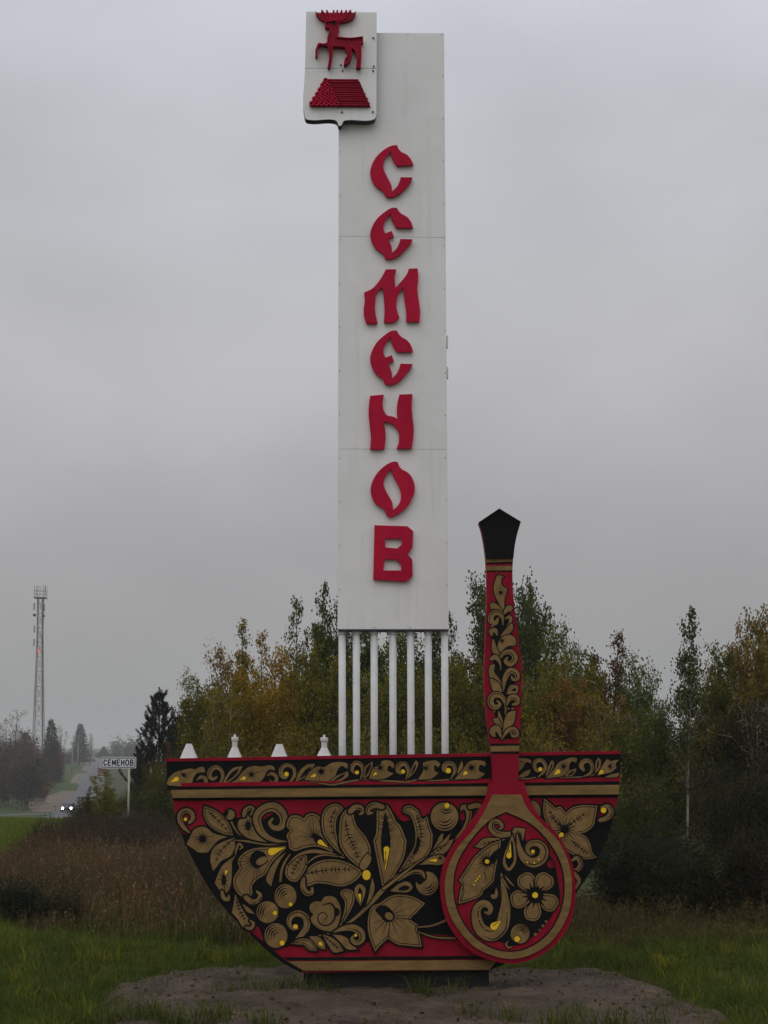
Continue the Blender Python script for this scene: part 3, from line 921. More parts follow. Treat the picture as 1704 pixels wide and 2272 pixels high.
# the painted deck the posts and cones stand on
q = MB()
u0, v0 = board(380, 1692, .2); u1, v1 = board(1366, 1676, .2)
u0 -= ub; u1 -= ub
q.add([(u0, .032, v0), (u1, .032, v1), (u1, .70, v1 + .0), (u0, .70, v0), (u0, .032, v0 - .1), (u1, .032, v1 - .1), (u1, .70, v1 - .1), (u0, .70, v0 - .1)],
      [(0, 1, 2, 3), (7, 6, 5, 4), (0, 4, 5, 1), (1, 5, 6, 2), (2, 6, 7, 3), (3, 7, 4, 0)], M['black'])
o = q.build('rim_deck', bowl)
def deck_z(u):
    """height of the deck under bowl coordinate u"""
    return v0 + (v1 - v0) * (u - u0) / (u1 - u0)
# letters ---------------------------------------------------------------
C_ = '850,115* 790,120 700,165 600,260 548,360 535,430 558,530 600,592 690,660 712,700 732,722* 800,720 870,690 950,620 1000,560 1030,492* 890,490* 870,560 840,610 790,656* 782,590 740,500 700,420 686,370 700,290 732,235 775,190* 790,260 820,320 845,356* 1040,346* 1010,280 960,225 900,195 866,160'
E_ = '848,848* 790,848 700,900 610,980 552,1080 535,1150 552,1240 600,1322 690,1392 710,1440* 780,1446 880,1402 960,1320 1005,1270 1030,1216* 888,1212* 870,1270 840,1325 790,1374* 785,1310 744,1208* 812,1186* 786,1118* 712,1146* 690,1090 700,1020 735,960 775,918* 790,990 840,1081* 1036,1083* 1010,1010 965,955 890,910 864,880'
M_ = '715,1567* 840,1565* 820,1660 830,1782* 920,1680 965,1620 985,1559* 1090,1555* 1096,1680 1085,1800 1100,1920 1118,2060 1110,2180* 955,2178* 955,2060 935,1920 920,1775* 870,1840 845,1920 842,2020 875,2130* 820,2180 695,2187* 702,2060 696,1920 680,1780* 640,1805 605,1850 595,1930 590,2040 620,2196* 490,2199* 465,2120 460,2020 472,1930 463,1836* 560,1790 640,1700 690,1620'
N_ = '560,985* 730,970* 715,1050 720,1140 740,1190 770,1225 840,1240 895,1266* 889,1150 900,1050 920,968* 1080,963* 1070,1100 1080,1250 1095,1380 1090,1500 1070,1631* 885,1633* 915,1540 910,1430 890,1390 845,1340 780,1310 725,1300* 745,1400 750,1500 735,1639* 560,1641* 570,1500 556,1350 542,1200 548,1080'
O_ = ('850,127* 800,128 700,180 610,270 556,370 540,450 556,540 590,610 640,650 700,690 735,766* 790,770 870,735 960,660 1020,570 1055,470 1050,390 1020,310 980,260 890,205', '775,208* 735,260 700,330 690,390 710,450 750,530 790,600 803,692* 850,650 885,590 895,530 885,460 850,380 805,300 785,240')
B_ = ('585,870* 970,882* 1036,940* 1029,1130* 970,1212* 1025,1270* 1030,1465* 960,1530* 570,1505*', '706,1025* 905,1025* 905,1095* 850,1142* 710,1130*', '700,1268* 840,1270* 900,1340* 896,1400* 690,1398*')
def e2():
    o = []
    for x, y, w_, c in parse(E_):
        px_, py_ = L1[0] + x / L1[2], L1[1] + y / L1[2]
        o.append(f"{px_:.2f},{733.6 + (py_ - 461.1) * 1.06:.2f}" + ('*' if c else ''))
    return ' '.join(o)
LET = [(L1, (C_,), 'first letter С below the shield'), (L1, (E_,), None), (L1, (M_,), None), (FULL, (e2(),), None), (L2, (N_,), None), (L3, O_, None), (L3, B_, None)]
for tile, loops, _ in LET:
    q = MB()
    q.extrude([pth(tile, l, WS - .05, org) for l in loops], -.05, -.018, M['red_letter'], M['red_letter'])
    # spacers that carry the letter off the sheet
    pts = pth(tile, loops[0], WS, org)
    letter = q.build('letter', stele)
    q = MB()
    zz = [p[1] for p in pts]
    for sel in (max(pts, key=lambda p: p[1]), min(pts, key=lambda p: p[1])):
        cx_ = sum(p[0] for p in pts) / len(pts)
        u_, v_ = sel[0] * .75 + cx_ * .25, sel[1] - .035 * (1 if sel[1] > sum(zz) / len(zz) else -1)
        q.box((u_ - .008, -.0178, v_ - .008), (u_ + .008, -.006, v_ + .008), M['rivet'])
        q.add([(u_ + .006 * cos(k * pi / 3), -.053, v_ + .006 * sin(k * pi / 3)) for k in range(6)], [tuple(range(6))], M['rivet'])
    o = q.build('letter_screws', letter)
    o['kind'] = 'stuff'
# shield -------------------------------------------------------------------
WSh = WS - .11
q = MB()
sh_lo = '160,662* 156,1120 172,1152 205,1162 440,1161 462,1170 478,1190 486,1214 500,1219 514,1214 524,1190 540,1170 565,1164 800,1164 838,1148 852,1110* 854,664*'
sh_hi = '172,113* 855,120* 854,660.5* 160,658.5*'
for t in (sh_hi, sh_lo):
    q = MB(); q.extrude([pth(T3, t, WSh, org)], -.11, -.0075, M['white'], M['purple']); q.build('shield_panel', stele)
o = MB()
for x, y in ((822, 370), (826, 645), (508, 632), (525, 686), (820, 688), (520, 1088), (818, 1085)):
    u, v = board(T3[0] + x / T3[2], y / T3[2], WSh); u -= ut
    o.box((u - .008, -.124, v - .006), (u + .008, -.1105, v + .006), M['rivet'])
ob = o.build('shield_bolts', stele); ob['kind'] = 'stuff'
# deer
WD = WS - .17
deer_t = '350,216* 400,208 440,200 478,214 491,280 484,320 472,362* 600,372 722,358* 724,412* 702,420* 708,520 702,652* 655,656* 660,560 640,490 604,462* 612,540 560,628 536,626* 545,580 572,540 546,456* 430,450* 430,520 406,652* 380,652* 396,540 386,470 374,442* 296,442 284,470 282,545* 260,541* 262,490 285,424* 370,420 376,370 402,290 400,276* 356,262*'
ant_t = '262,100* 276,122* 312,124* 322,96* 332,124* 362,124* 370,100* 384,124* 426,122* 437,96* 448,122* 466,120* 474,96* 486,122* 510,122* 517,98* 530,124* 556,124* 563,98* 574,124* 596,124* 604,98* 614,122* 640,120* 655,100* 642,150 610,184 540,206 478,216* 440,202* 400,206 320,186 284,156 266,124'
q = MB()
q.extrude([pth(T3, deer_t, WD, org)], -.17, -.113, M['red_emblem'], M['red_emblem'])
deer = q.build('deer_figure', stele)
P = Painter(T3, deer, WD, (ut, WS), 0)
def rim_of(t, nm, par, wid=7):
    pl = smooth(parse(t)); q2 = MB()
    inn = offset(pl, -wid)
    pa = [P.pt(p[0], p[1]) for p in pl]; pb = [P.pt(p[0], p[1]) for p in inn]
    n = len(pl)
    vs = [(a[0], -.19, a[1]) for a in pa] + [(b_[0], -.19, b_[1]) for b_ in pb] + [(a[0], -.1705, a[1]) for a in pa] + [(b_[0], -.1705, b_[1]) for b_ in pb]
    fs = []
    for i in range(n):
        j = (i + 1) % n
        fs += [(i, j, n + j, n + i), (i, 2 * n + i, 2 * n + j, j), (n + i, n + j, 3 * n + j, 3 * n + i)]
    q2.add(vs, fs, M['red_letter'])
    return q2.build(nm, par)
rim_of(deer_t, 'raised_outline', deer)
q = MB()
q.extrude([pth(T3, ant_t, WD, org)], -.165, -.113, M['red_emblem'], M['red_emblem'])
ant = q.build('antlers', deer)
for x in (322, 370, 437, 474, 517, 563, 604):
    q = MB()
    u0_, v0_ = P.pt(x, 98); u1_, v1_ = P.pt(455 + (x - 455) * .45, 196)
    q.tube([(u1_, -.168, v1_), (u0_, -.168, v0_)], .009, M['red_letter'], 6)
    q.build('tine', deer)
q = MB(); u_, v_ = P.pt(440, 225); q.tube([(u_, -.19, v_), (u_, -.172, v_)], .012, M['black'], 8); q.build('eye', deer)
# log pile
WL = WS - .16
pile = None
q = MB()
q.extrude([px_poly(px_list(T3, '330,768 690,768 795,1020 210,1020'), WL, org)], -.118, -.112, M['red_emblem'])
pile = q.build('log_stack', stele)
rows = [(775, [360], 680), (822, [330, 378], 704), (868, [305, 355, 402], 726), (911, [280, 327, 375, 425], 748), (954, [252, 300, 350, 400, 447], 770), (999, [225, 273, 320, 368, 418, 465], 788)]
def lp(x, y):
    u, v = board(T3[0] + x / T3[2], y / T3[2], WL); return u - ut, v
for y, xs, xr in rows:
    ua, va = lp(xs[-1] + 14, y); uc, vc = lp(xr, y + 12)
    for dy_, r_ in ((-9, .0125), (11, .0125)):
        q = MB(); a, c = lp(xs[-1] + 14, y + dy_), lp(xr, y + dy_ + 2)
        q.tube([(a[0], -.135, a[1]), (c[0], -.135, c[1])], r_, M['red_emblem'], 8); q.build('log', pile, True)
    for x in xs:
        u, v = lp(x, y); q = MB(); n = 14
        ro, ri = .0235, .011
        vs = []
        for k in range(n):
            ca, sa = cos(2 * pi * k / n), sin(2 * pi * k / n)
            vs += [(u + ro * ca, -.16, v + ro * sa), (u + ri * ca, -.16, v + ri * sa), (u + ro * ca, -.119, v + ro * sa), (u + ri * ca, -.13, v + ri * sa)]
        fs = []
        for k in range(n):
            a, c = 4 * k, 4 * ((k + 1) % n)
            fs += [(a, a + 1, c + 1, c), (a, c, c + 2, a + 2), (a + 1, a + 3, c + 3, c + 1)]
        fs.append(tuple(4 * k + 3 for k in range(n)))
        q.add(vs, fs, M['red_letter'])
        q.build('log_end', pile)

# ---- white cones on the deck ---------------------------------------------
def cone(xl, xr, yb, xtl, xtr, yt, cap, label, body_top=None):
    wd = .36
    ul, vb = board(xl, yb, wd); ur, _ = board(xr, yb, wd); ua, vt = board(xtl, yt, wd); uc, _ = board(xtr, yt, wd)
    uo = (ul + ur) / 2
    vbase = deck_z(uo - ub) + .001
    p = P0 + EU * uo + EN * wd
    root = empty('cone_cap', (p.x, p.y, vbase), YAW, label, 'cone', 'white cones along the bowl rim')
    r0, r1, h = (ur - ul) / 2, (uc - ua) / 2, vt - vb
    base = vb - vbase
    q = MB()
    n = 6
    k0 = r0 * (1 + base / max(h, .01) * .9)
    rings = [(k0, 0), (r0, base), (r1, base + h)]
    vs = [(r * cos(2 * pi * k / n + .3) * 1.06, r * sin(2 * pi * k / n + .3) * 1.06, z) for r, z in rings for k in range(n)]
    fs = [(i * n + k, i * n + (k + 1) % n, (i + 1) * n + (k + 1) % n, (i + 1) * n + k) for i in range(2) for k in range(n)] + [tuple(range(2 * n, 3 * n))]
    q.add(vs, fs, M['white_pole'])
    q.build('folded_cone', root)
    if cap:
        top = base + h
        q = MB(); q.tube([(0, 0, top - .02), (0, 0, top + .05)], r1 * .98, M['white_pole'], 12); q.build('neck', root, False)
        q = MB(); q.tube([(0, 0, top + .05), (0, 0, top + .062), (0, 0, top + .085), (0, 0, top + .09)], [r1 * 1.05, r1 * 1.3, r1 * 1.3, r1 * 1.1], M['white_pole'], 12); q.build('collar', root)
        q = MB(); q.tube([(0, 0, top + .09), (0, 0, top + .115)], .011, M['white_pole'], 8); q.build('knob', root)
    return root
Zt = lambda x, y: (280 + x / 3.456, 1300 + y / 3.456)
def zc(xl, xr, xtl, xtr, yt, yb, cap, label):
    a, c_, d, e = Zt(xl, yb), Zt(xr, yb), Zt(xtl, yt), Zt(xtr, yt)
    cone(a[0], c_[0], a[1], d[0], e[0], d[1], cap, label)
zc(415, 545, 470, 510, 1210, 1320, False, 'plain white cone without a cap at the far left end of the bowl rim')
zc(776, 886, 814, 856, 1236, 1316, True, 'capped white cone with a small knob between the two plain cones')
zc(1112, 1236, 1148, 1194, 1213, 1310, False, 'plain white cone without a cap between the two capped cones')
zc(1462, 1574, 1499, 1545, 1240, 1306, True, 'capped white cone with a small knob just left of the stele posts')

# ================================================================== LAND
def tz(x, y):
    """ground height"""
    ys = [-80, -20, 5, 9, 12, 22, 30, 40, 52, 63, 72, 80, 90, 100, 120, 150, 180, 205, 240, 300, 390, 500, 700, 900, 1300, 2000, 5000]
    zs = [-.5, -.4, -.16, -.10, -.10, -.10, -.12, -.2, -.45, -.74, -1.02, -1.40, -2.25, -3.2, -4.6, -5.9, -6.6, -6.95, -7.0, -6.2, -4.7, -3.9, -2.6, -1.6, -.2, 2, 8]
    x = np.asarray(x, float); y = np.asarray(y, float)
    z = np.interp(y, ys, zs)
    k = np.clip((y - 8) / 30, 0, 1)
    z = z + (.05 * np.sin(x * .9 + 1.3) * np.sin(y * .7) + .02 * np.sin(x * 2.3 + y * 1.7)) * np.clip(1 - np.abs(y - 14) / 60, .2, 1)
    z = z + k * .12 * np.sin(x * .11 + y * .07)
    return z
def np_mesh(name, V, F, mats, tint=None, smooth=False, mi=None):
    """V (n,3); F list of int arrays of shape (k,3) or (k,4)"""
    me = bpy.data.meshes.new(name)
    V = np.ascontiguousarray(V, np.float32)
    loops = np.concatenate([f.ravel() for f in F]).astype(np.int32)
    tot = np.concatenate([np.full(len(f), f.shape[1]) for f in F]).astype(np.int32)
    start = np.concatenate([[0], np.cumsum(tot)[:-1]]).astype(np.int32)
    me.vertices.add(len(V)); me.vertices.foreach_set('co', V.ravel())
    me.loops.add(len(loops)); me.loops.foreach_set('vertex_index', loops)
    me.polygons.add(len(tot)); me.polygons.foreach_set('loop_start', start)
    me.polygons.foreach_set('loop_total', tot)
    for m in mats: me.materials.append(m)
    if mi is not None: me.polygons.foreach_set('material_index', np.asarray(mi, np.int32))
    if smooth: me.polygons.foreach_set('use_smooth', np.ones(len(tot), bool))
    if tint is not None:
        a = me.attributes.new('tint', 'FLOAT', 'FACE')
        a.data.foreach_set('value', np.asarray(tint, np.float32))
    me.update(calc_edges=True)
    return me

def ground_mat(name, cols, scale, bump=.4, bscale=12, rough=.95):
    m = bpy.data.materials.new(name)
    m.use_nodes = True
    t = m.node_tree
    b = t.nodes['Principled BSDF']
    b.inputs['Roughness'].default_value = rough
    b.inputs['Specular IOR Level'].default_value = .15
    co = t.nodes.new('ShaderNodeTexCoord')
    n = t.nodes.new('ShaderNodeTexNoise')
    n.inputs['Scale'].default_value = scale
    n.inputs['Detail'].default_value = 10
    n.inputs['Roughness'].default_value = .68
    t.links.new(co.outputs['Object'], n.inputs['Vector'])
    r = t.nodes.new('ShaderNodeValToRGB')
    r.color_ramp.elements[0].position = .3
    r.color_ramp.elements[1].position = .7
    r.color_ramp.elements[0].color = (*cols[0], 1)
    r.color_ramp.elements[1].color = (*cols[-1], 1)
    for i, c in enumerate(cols[1:-1]):
        e = r.color_ramp.elements.new(.3 + .4 * (i + 1) / (len(cols) - 1))
        e.color = (*c, 1)
    t.links.new(n.outputs[0], r.inputs[0])
    t.links.new(r.outputs[0], b.inputs['Base Color'])
    n2 = t.nodes.new('ShaderNodeTexNoise')
    n2.inputs['Scale'].default_value = bscale
    n2.inputs['Detail'].default_value = 8
    t.links.new(co.outputs['Object'], n2.inputs['Vector'])
    bp = t.nodes.new('ShaderNodeBump')
    bp.inputs['Strength'].default_value = bump
    bp.inputs['Distance'].default_value = .06
    t.links.new(n2.outputs[0], bp.inputs['Height'])
    t.links.new(bp.outputs[0], b.inputs['Normal'])
    return m
M['ground'] = ground_mat('grassy_soil', [(.026, .030, .010), (.042, .050, .014), (.060, .062, .022)], .35, .5, 6)
M['dirt'] = ground_mat('trodden_dirt', [(.034, .025, .018), (.082, .061, .046), (.108, .081, .060), (.19, .130, .080)], 1.9, 1.0, 26)
M['asphalt'] = ground_mat('wet_grey_asphalt', [(.062, .063, .068), (.080, .080, .085), (.095, .094, .098)], .2, .1, 4, .55)
M['sand'] = ground_mat('sandy_shoulder', [(.10, .075, .055), (.17, .13, .10), (.22, .17, .13)], .3, .3, 3)
M['verge'] = ground_mat('green_verge', [(.028, .050, .012), (.040, .068, .016), (.055, .070, .022)], .12, .4, 3)

# the ground: one sheet to the horizon, fine near the camera
gx = np.concatenate([-np.geomspace(2600, 12, 46), np.linspace(-11.5, 11.5, 93), np.geomspace(12, 2600, 46)])
gy = np.concatenate([np.linspace(-80, 4, 22), np.linspace(5, 24, 96), np.geomspace(25, 5000, 120)])
X, Y = np.meshgrid(gx, gy)
Z = tz(X, Y)
nx, ny = len(gx), len(gy)
idx = np.arange(nx * ny).reshape(ny, nx)
F = np.stack([idx[:-1, :-1], idx[:-1, 1:], idx[1:, 1:], idx[1:, :-1]], -1).reshape(-1, 4)
g = link('ground', np_mesh('ground', np.stack([X, Y, Z], -1).reshape(-1, 3), [F], [M['ground']], smooth=True))
g['kind'] = 'structure'
g['label'] = 'grassy ground falling away behind the monument'

# the dirt mound
rg = np.random.default_rng(11)
na, nr_ = 140, 46
ang = np.linspace(0, 2 * pi, na, endpoint=False)
edge = 1 + .05 * np.sin(3 * ang + .6) + .035 * np.sin(7 * ang + 2) + .02 * np.sin(17 * ang) + .012 * rg.standard_normal(na)
rx_, ry_, cx_, cy_ = 2.52, 3.45, .10, 12.75
NS = 3.0
sup = (np.abs(np.cos(ang)) ** NS + np.abs(np.sin(ang)) ** NS) ** (-1 / NS)
V = []
for j in range(nr_ + 1):
    f = j / nr_
    X = cx_ + rx_ * edge * sup * f * np.cos(ang)
    Y = cy_ + ry_ * edge * sup * f * np.sin(ang)
    h = .015 * np.sin(X * 3 + 1) * np.sin(Y * 2.6) + .008 * np.sin(X * 9 + Y * 5) + .006 * np.sin(X * 17 - Y * 11)
    z = np.where(f < .9, h, h - ((f - .9) / .1) ** 1.6 * .22) + (.004 * rg.standard_normal(na) if j else 0)
    V.append(np.stack([X, Y, np.broadcast_to(z, X.shape)], -1))
V = np.concatenate(V)
def mound_z(x, y):
    f = (np.abs((x - cx_) / rx_) ** NS + np.abs((y - cy_) / ry_) ** NS) ** (1 / NS)
    f = f / (1 + .05 * np.sin(3 * np.arctan2(y - cy_, x - cx_) + .6) + .035 * np.sin(7 * np.arctan2(y - cy_, x - cx_) + 2))
    h = .015 * np.sin(x * 3 + 1) * np.sin(y * 2.6) + .008 * np.sin(x * 9 + y * 5)
    return np.where(f < .9, h, h - (np.clip(f - .9, 0, 1) / .1) ** 1.6 * .22), f
idx = np.arange((nr_ + 1) * na).reshape(nr_ + 1, na)
F = np.stack([idx[:-1], np.roll(idx[:-1], -1, 1), np.roll(idx[1:], -1, 1), idx[1:]], -1)[1:].reshape(-1, 4)[:, ::-1]
F0 = np.stack([idx[0], idx[1], np.roll(idx[1], -1)], -1)
mo = link('dirt_mound', np_mesh('dirt_mound', V, [F, F0], [M['dirt']], smooth=True))
mo['kind'] = 'structure'
mo['label'] = 'trodden brown dirt mound under the monument'

# roads
def road_x(y):
    return np.interp(y, [0, 60, 100, 150, 200, 240, 300, 390, 500, 700, 900, 1300], [-14, -23, -31, -38.5, -41.8, -45.5, -54.8, -70.2, -88.5, -124, -162, -243])
def sheet_along(name, ys, fx0, fx1, lift, m, label, nw=5):
    V, nn = [], len(ys)
    for y in ys:
        a, c = float(fx0(y)), float(fx1(y))
        for k in range(nw):
            x = a + (c - a) * k / (nw - 1)
            V.append((x, y, float(tz((a + c) / 2, y)) + lift))
    idx = np.arange(nn * nw).reshape(nn, nw)
    F = np.stack([idx[:-1, :-1], idx[:-1, 1:], idx[1:, 1:], idx[1:, :-1]], -1).reshape(-1, 4)
    o = link(name, np_mesh(name, np.array(V), [F], [m], smooth=True))
    o['kind'] = 'structure'; o['label'] = label
    return o
ysr = np.concatenate([np.arange(-40, 200, 6), np.arange(200, 520, 8), np.arange(520, 1300, 25)])
sheet_along('road', ysr, lambda y: road_x(y) - 2.9, lambda y: road_x(y) + 2.9, .22, M['asphalt'], 'grey wet asphalt road running away to the horizon on the left')
sheet_along('road_shoulder', ysr[ysr > 225], lambda y: road_x(y) - 4.6 - 4.2 * np.exp(-((y - 268) / 30) ** 2), lambda y: road_x(y) - 2.6, .17, M['sand'], 'pale sandy shoulder on the left of the road')
sheet_along('verge', ysr[ysr > 150], lambda y: road_x(y) - 30, lambda y: road_x(y) - 2.3, .11, M['verge'], 'green verge along the left of the road')
# side road joining from the left
V, F = [], []
pts = [(-130, 212, .26), (-80, 214, .26), (-62, 217, .26), (-52, 222, .26), (-45.5, 232, .25)]
for i, (x, y, l) in enumerate(pts):
    t_ = np.array(pts[min(i + 1, 4)][:2]) - np.array(pts[max(i - 1, 0)][:2]); t_ = t_ / np.hypot(*t_)
    for sgn in (-1, 1):
        q = np.array([x, y]) + np.array([-t_[1], t_[0]]) * 2.0 * sgn
        V.append((q[0], q[1], float(tz(q[0], q[1])) + l))
F = np.array([[2 * i, 2 * i + 2, 2 * i + 3, 2 * i + 1] for i in range(4)])
o = link('side_road', np_mesh('side_road', np.array(V), [F], [M['asphalt']])); o['kind'] = 'structure'; o['label'] = 'grey side road joining from the left'

# ================================================================== PLANTS
M['leaf'] = leaf_mat('leaves')
M['needle'] = leaf_mat('needles', (1.0, 1.0, .7))
M['grass'] = leaf_mat('grass_blades', (1.5, 1.2, .5))
M['dry'] = leaf_mat('dry_stalks', (1.2, 1.0, .9))
M['bark'] = mat('dark_bark', (.055, .045, .036), .9, .35, 14, .5, 30, .1)
M['birch'] = mat('pale_birch_bark', (.46, .43, .38), .8, .45, 9, .3, 30, .1, stretch=(1, 1, .3))
M['birch2'] = mat('grey_birch_bark', (.22, .20, .175), .8, .45, 9, .3, 30, .1, stretch=(1, 1, .3))
rng = np.random.default_rng(2)
def unit(v): return v / (np.linalg.norm(v, axis=-1, keepdims=True) + 1e-9)
def leaf_mesh(name, C, L, W, rng, m, D=None, tint=None, droop=.3):
    n = len(C)
    if D is None:
        D = rng.standard_normal((n, 3)); D[:, 2] = D[:, 2] * .6 - droop
    D = unit(D)
    S = unit(np.cross(D, rng.standard_normal((n, 3))))
    Nn = np.cross(S, D)
    L = np.broadcast_to(L, n)[:, None] * rng.uniform(.7, 1.25, (n, 1)); W = np.broadcast_to(W, n)[:, None] * rng.uniform(.7, 1.25, (n, 1))
    a = C - D * L * .5
    t = C + D * L * .5
    b = C + S * W * .5 - D * L * .06 + Nn * W * .14
    c = C - S * W * .5 - D * L * .06 + Nn * W * .14
    V = np.stack([a, b, t, c], 1).reshape(-1, 3)
    F = np.arange(4 * n).reshape(n, 4)
    if tint is None: tint = np.clip(rng.normal(.45, .22, n), 0, 1)
    return np_mesh(name, V, [F], [m], tint)
def tubes(name, lst, m, sides=6):
    """lst of (points (k,3), radii (k,))"""
    VV, FF, k = [], [], 0
    q = np.linspace(0, 2 * pi, sides, endpoint=False)
    for P_, R_ in lst:
        P_ = np.asarray(P_, float); n = len(P_)
        T = unit(np.gradient(P_, axis=0))
        up = np.where(np.abs(T[:, 2:3]) > .9, np.array([[1., 0, 0]]), np.array([[0., 0, 1]]))
        A = unit(np.cross(T, up)); B = np.cross(T, A)
        ring = P_[:, None] + (A[:, None] * np.cos(q)[None, :, None] + B[:, None] * np.sin(q)[None, :, None]) * np.asarray(R_)[:, None, None]
        VV.append(ring.reshape(-1, 3))
        i = k + np.arange(n * sides).reshape(n, sides)
        FF.append(np.stack([i[:-1], np.roll(i[:-1], -1, 1), np.roll(i[1:], -1, 1), i[1:]], -1).reshape(-1, 4))
        k += n * sides
    return np_mesh(name, np.concatenate(VV), [np.concatenate(FF)], [m], smooth=True)
def bend(p0, d0, L, up, k, rng, wob=.1):
    P_ = [np.array(p0, float)]; d = unit(np.array(d0, float))
    for i in range(k):
        d = unit(d + np.array([0, 0, up]) / k + rng.standard_normal(3) * wob / k)
        P_.append(P_[-1] + d * L / k)
    return np.array(P_)
def broadleaf(seed, H, W, style='bushy', leaves=8000, L=.075, Wd=.055, bark='bark', r0=None, t0=.12):
    """trunk and crown meshes of a young birch or aspen"""
    r = np.random.default_rng(seed)
    r0 = r0 or H * .011
    wood, spots, wts = [], [], []
    leaders = {'bushy': 6, 'aspen': 4, 'slender': 1, 'shrub': 8, 'bare': 4}[style]
    for q in range(leaders):
        a = q * 2.4 + r.uniform(-.5, .5)
        lean = (.02 if q == 0 and style != 'shrub' else r.uniform(.10, .24)) * (1.8 if style == 'shrub' else 1)
        h = H * (1 if q == 0 else r.uniform(.60, .93))
        if style == 'bushy': h = H * (1 if q == 0 else r.uniform(.76, .99))
        st = np.array([0, 0, 0.]) + (r.standard_normal(3) * [W * .10, W * .10, 0] if style == 'shrub' else 0)
        tr = bend(st, (cos(a) * lean, sin(a) * lean, 1), h, .10, 10, r, .35)
        k = h / max(tr[-1, 2], .1); tr[:, 2] *= k
        rad_ = r0 * (1 - np.linspace(0, 1, 11)) ** .8 * (1 if q == 0 else .6) + .005
        wood.append((tr, rad_))
        nb = {'bushy': 17, 'aspen': 18, 'slender': 24, 'shrub': 9, 'bare': 18}[style]
        for i in range(nb):
            t = t0 + (.97 - t0) * ((i + r.uniform(0, 1)) / nb)
            p = np.array([np.interp(t * 10, range(11), tr[:, c]) for c in range(3)])
            az = i * 2.4 + r.uniform(-.5, .5) + q
            prof = {'bushy': (1 - t ** 3.4) ** .8 * .62 + .22, 'aspen': (1 - t ** 2.2) * .70 + .17, 'slender': min(1, (1 - t) * 1.15 + .10) * min(1, t * 1.8 + .2),
                    'shrub': (1 - t) * .55 + .38, 'bare': (1 - t ** 2) * .6 + .18}[style]
            bl = W * .5 * prof * r.uniform(.5, 1.25)
            rise = {'bushy': .65, 'aspen': .9, 'slender': .8, 'shrub': .7, 'bare': .9}[style]
            br = bend(p, (cos(az), sin(az), rise), bl * 1.15, .4, 4, r, .8)
            wood.append((br, np.linspace(r0 * .28 * (1 - t) + .005, .004, 5)))
            for u in range(3):
                f = r.uniform(.3, .95)
                pp = np.array([np.interp(f * 4, range(5), br[:, c]) for c in range(3)])
                tw = bend(pp, r.standard_normal(3) * [1, 1, .6] + [0, 0, .4], bl * .45 + .08, .2, 2, r, .5)
                wood.append((tw, np.linspace(.006, .003, 3)))
                for e in np.linspace(.25, 1, 5): spots.append(np.array([np.interp(e * 2, range(3), tw[:, c]) for c in range(3)])); wts.append((bl * .12 + .05, bl + .10))
            for e in np.linspace(.35, 1, 8): spots.append(np.array([np.interp(e * 4, range(5), br[:, c]) for c in range(3)])); wts.append((bl * .12 + .05, bl + .10))
        for e in np.linspace(.86, 1, 7): spots.append(np.array([np.interp(e * 10, range(11), tr[:, c]) for c in range(3)])); wts.append((.07, .20))
    spots = np.array(spots); wts = np.array(wts)
    pr = wts[:, 1] / wts[:, 1].sum()
    pick = r.choice(len(spots), leaves, p=pr)
    C = spots[pick] + r.standard_normal((leaves, 3)) * wts[pick, :1]
    # clumps of one shade: neighbours on a twig turn together
    shade = r.normal(.44, .24, len(spots))
    tint = np.clip(shade[pick] + r.normal(0, .12, leaves), 0, 1)
    ok = C[:, 2] > .05
    return tubes('trunk', wood, M[bark], 5), leaf_mesh('crown', C[ok], L, Wd, r, M['leaf'], tint=tint[ok])
def conifer(seed, H, W, kind='pine', n_leaf=12000, L=.16, Wd=.018):
    r = np.random.default_rng(seed)
    tr = bend((0, 0, 0), (0, 0, 1), H, .1, 10, r, .08)
    wood = [(tr, H * .013 * (1 - np.linspace(0, 1, 11)) ** .9 + .012)]
    C, D = [], []
    nw = int(H / (.50 if kind == 'pine' else .26))
    per = []
    for i in range(nw):
        t = .10 + .88 * (i / nw)
        for k in range(6 if kind == 'pine' else 8):
            az = k * 2 * pi / (6 if kind == 'pine' else 8) + i * .7 + r.uniform(-.3, .3)
            p = np.array([np.interp(t * 10, range(11), tr[:, c]) for c in range(3)])
            bl = W * .5 * ((1 - t) ** .8 + .05) * r.uniform(.75, 1.15)
            if kind == 'pine': br = bend(p, (cos(az), sin(az), .40), bl, 1.0, 5, r, .25)
            else: br = bend(p, (cos(az), sin(az), -.12), bl, .25, 5, r, .2)
            wood.append((br, np.linspace(.016 * (1 - t) + .008, .006, 6)))
            per.append(br)
            for u in range(4 if kind == 'pine' else 6):
                f = r.uniform(.25, .95)
                pp = np.array([np.interp(f * 5, range(6), br[:, c]) for c in range(3)])
                dd = unit(br[-1] - br[0]) + r.standard_normal(3) * [.7, .7, .2] + ([0, 0, .8] if kind == 'pine' else [0, 0, -.05])
                tw = bend(pp, dd, bl * .36 + .08, .5 if kind == 'pine' else .05, 3, r, .2)
                wood.append((tw, np.linspace(.008, .005, 4)))
                per.append(tw)
    per.append(tr[-3:])
    ln = np.array([np.linalg.norm(np.diff(b_, axis=0), axis=1).sum() for b_ in per])
    pick = r.choice(len(per), n_leaf, p=ln / ln.sum())
    for i in pick:
        b_ = per[i]; f = r.uniform(.15, 1) * (len(b_) - 1); j = min(int(f), len(b_) - 2)
        C.append(b_[j] + (b_[j + 1] - b_[j]) * (f - j)); D.append(b_[j + 1] - b_[j])
    C = np.array(C); D = unit(np.array(D)); D = unit(D * .9 + unit(r.standard_normal(D.shape)) * .75)
    C = C + D * L * .45
    return tubes('trunk', wood, M['bark'], 5), leaf_mesh('crown', C, L, Wd, r, M['needle'], D=D)
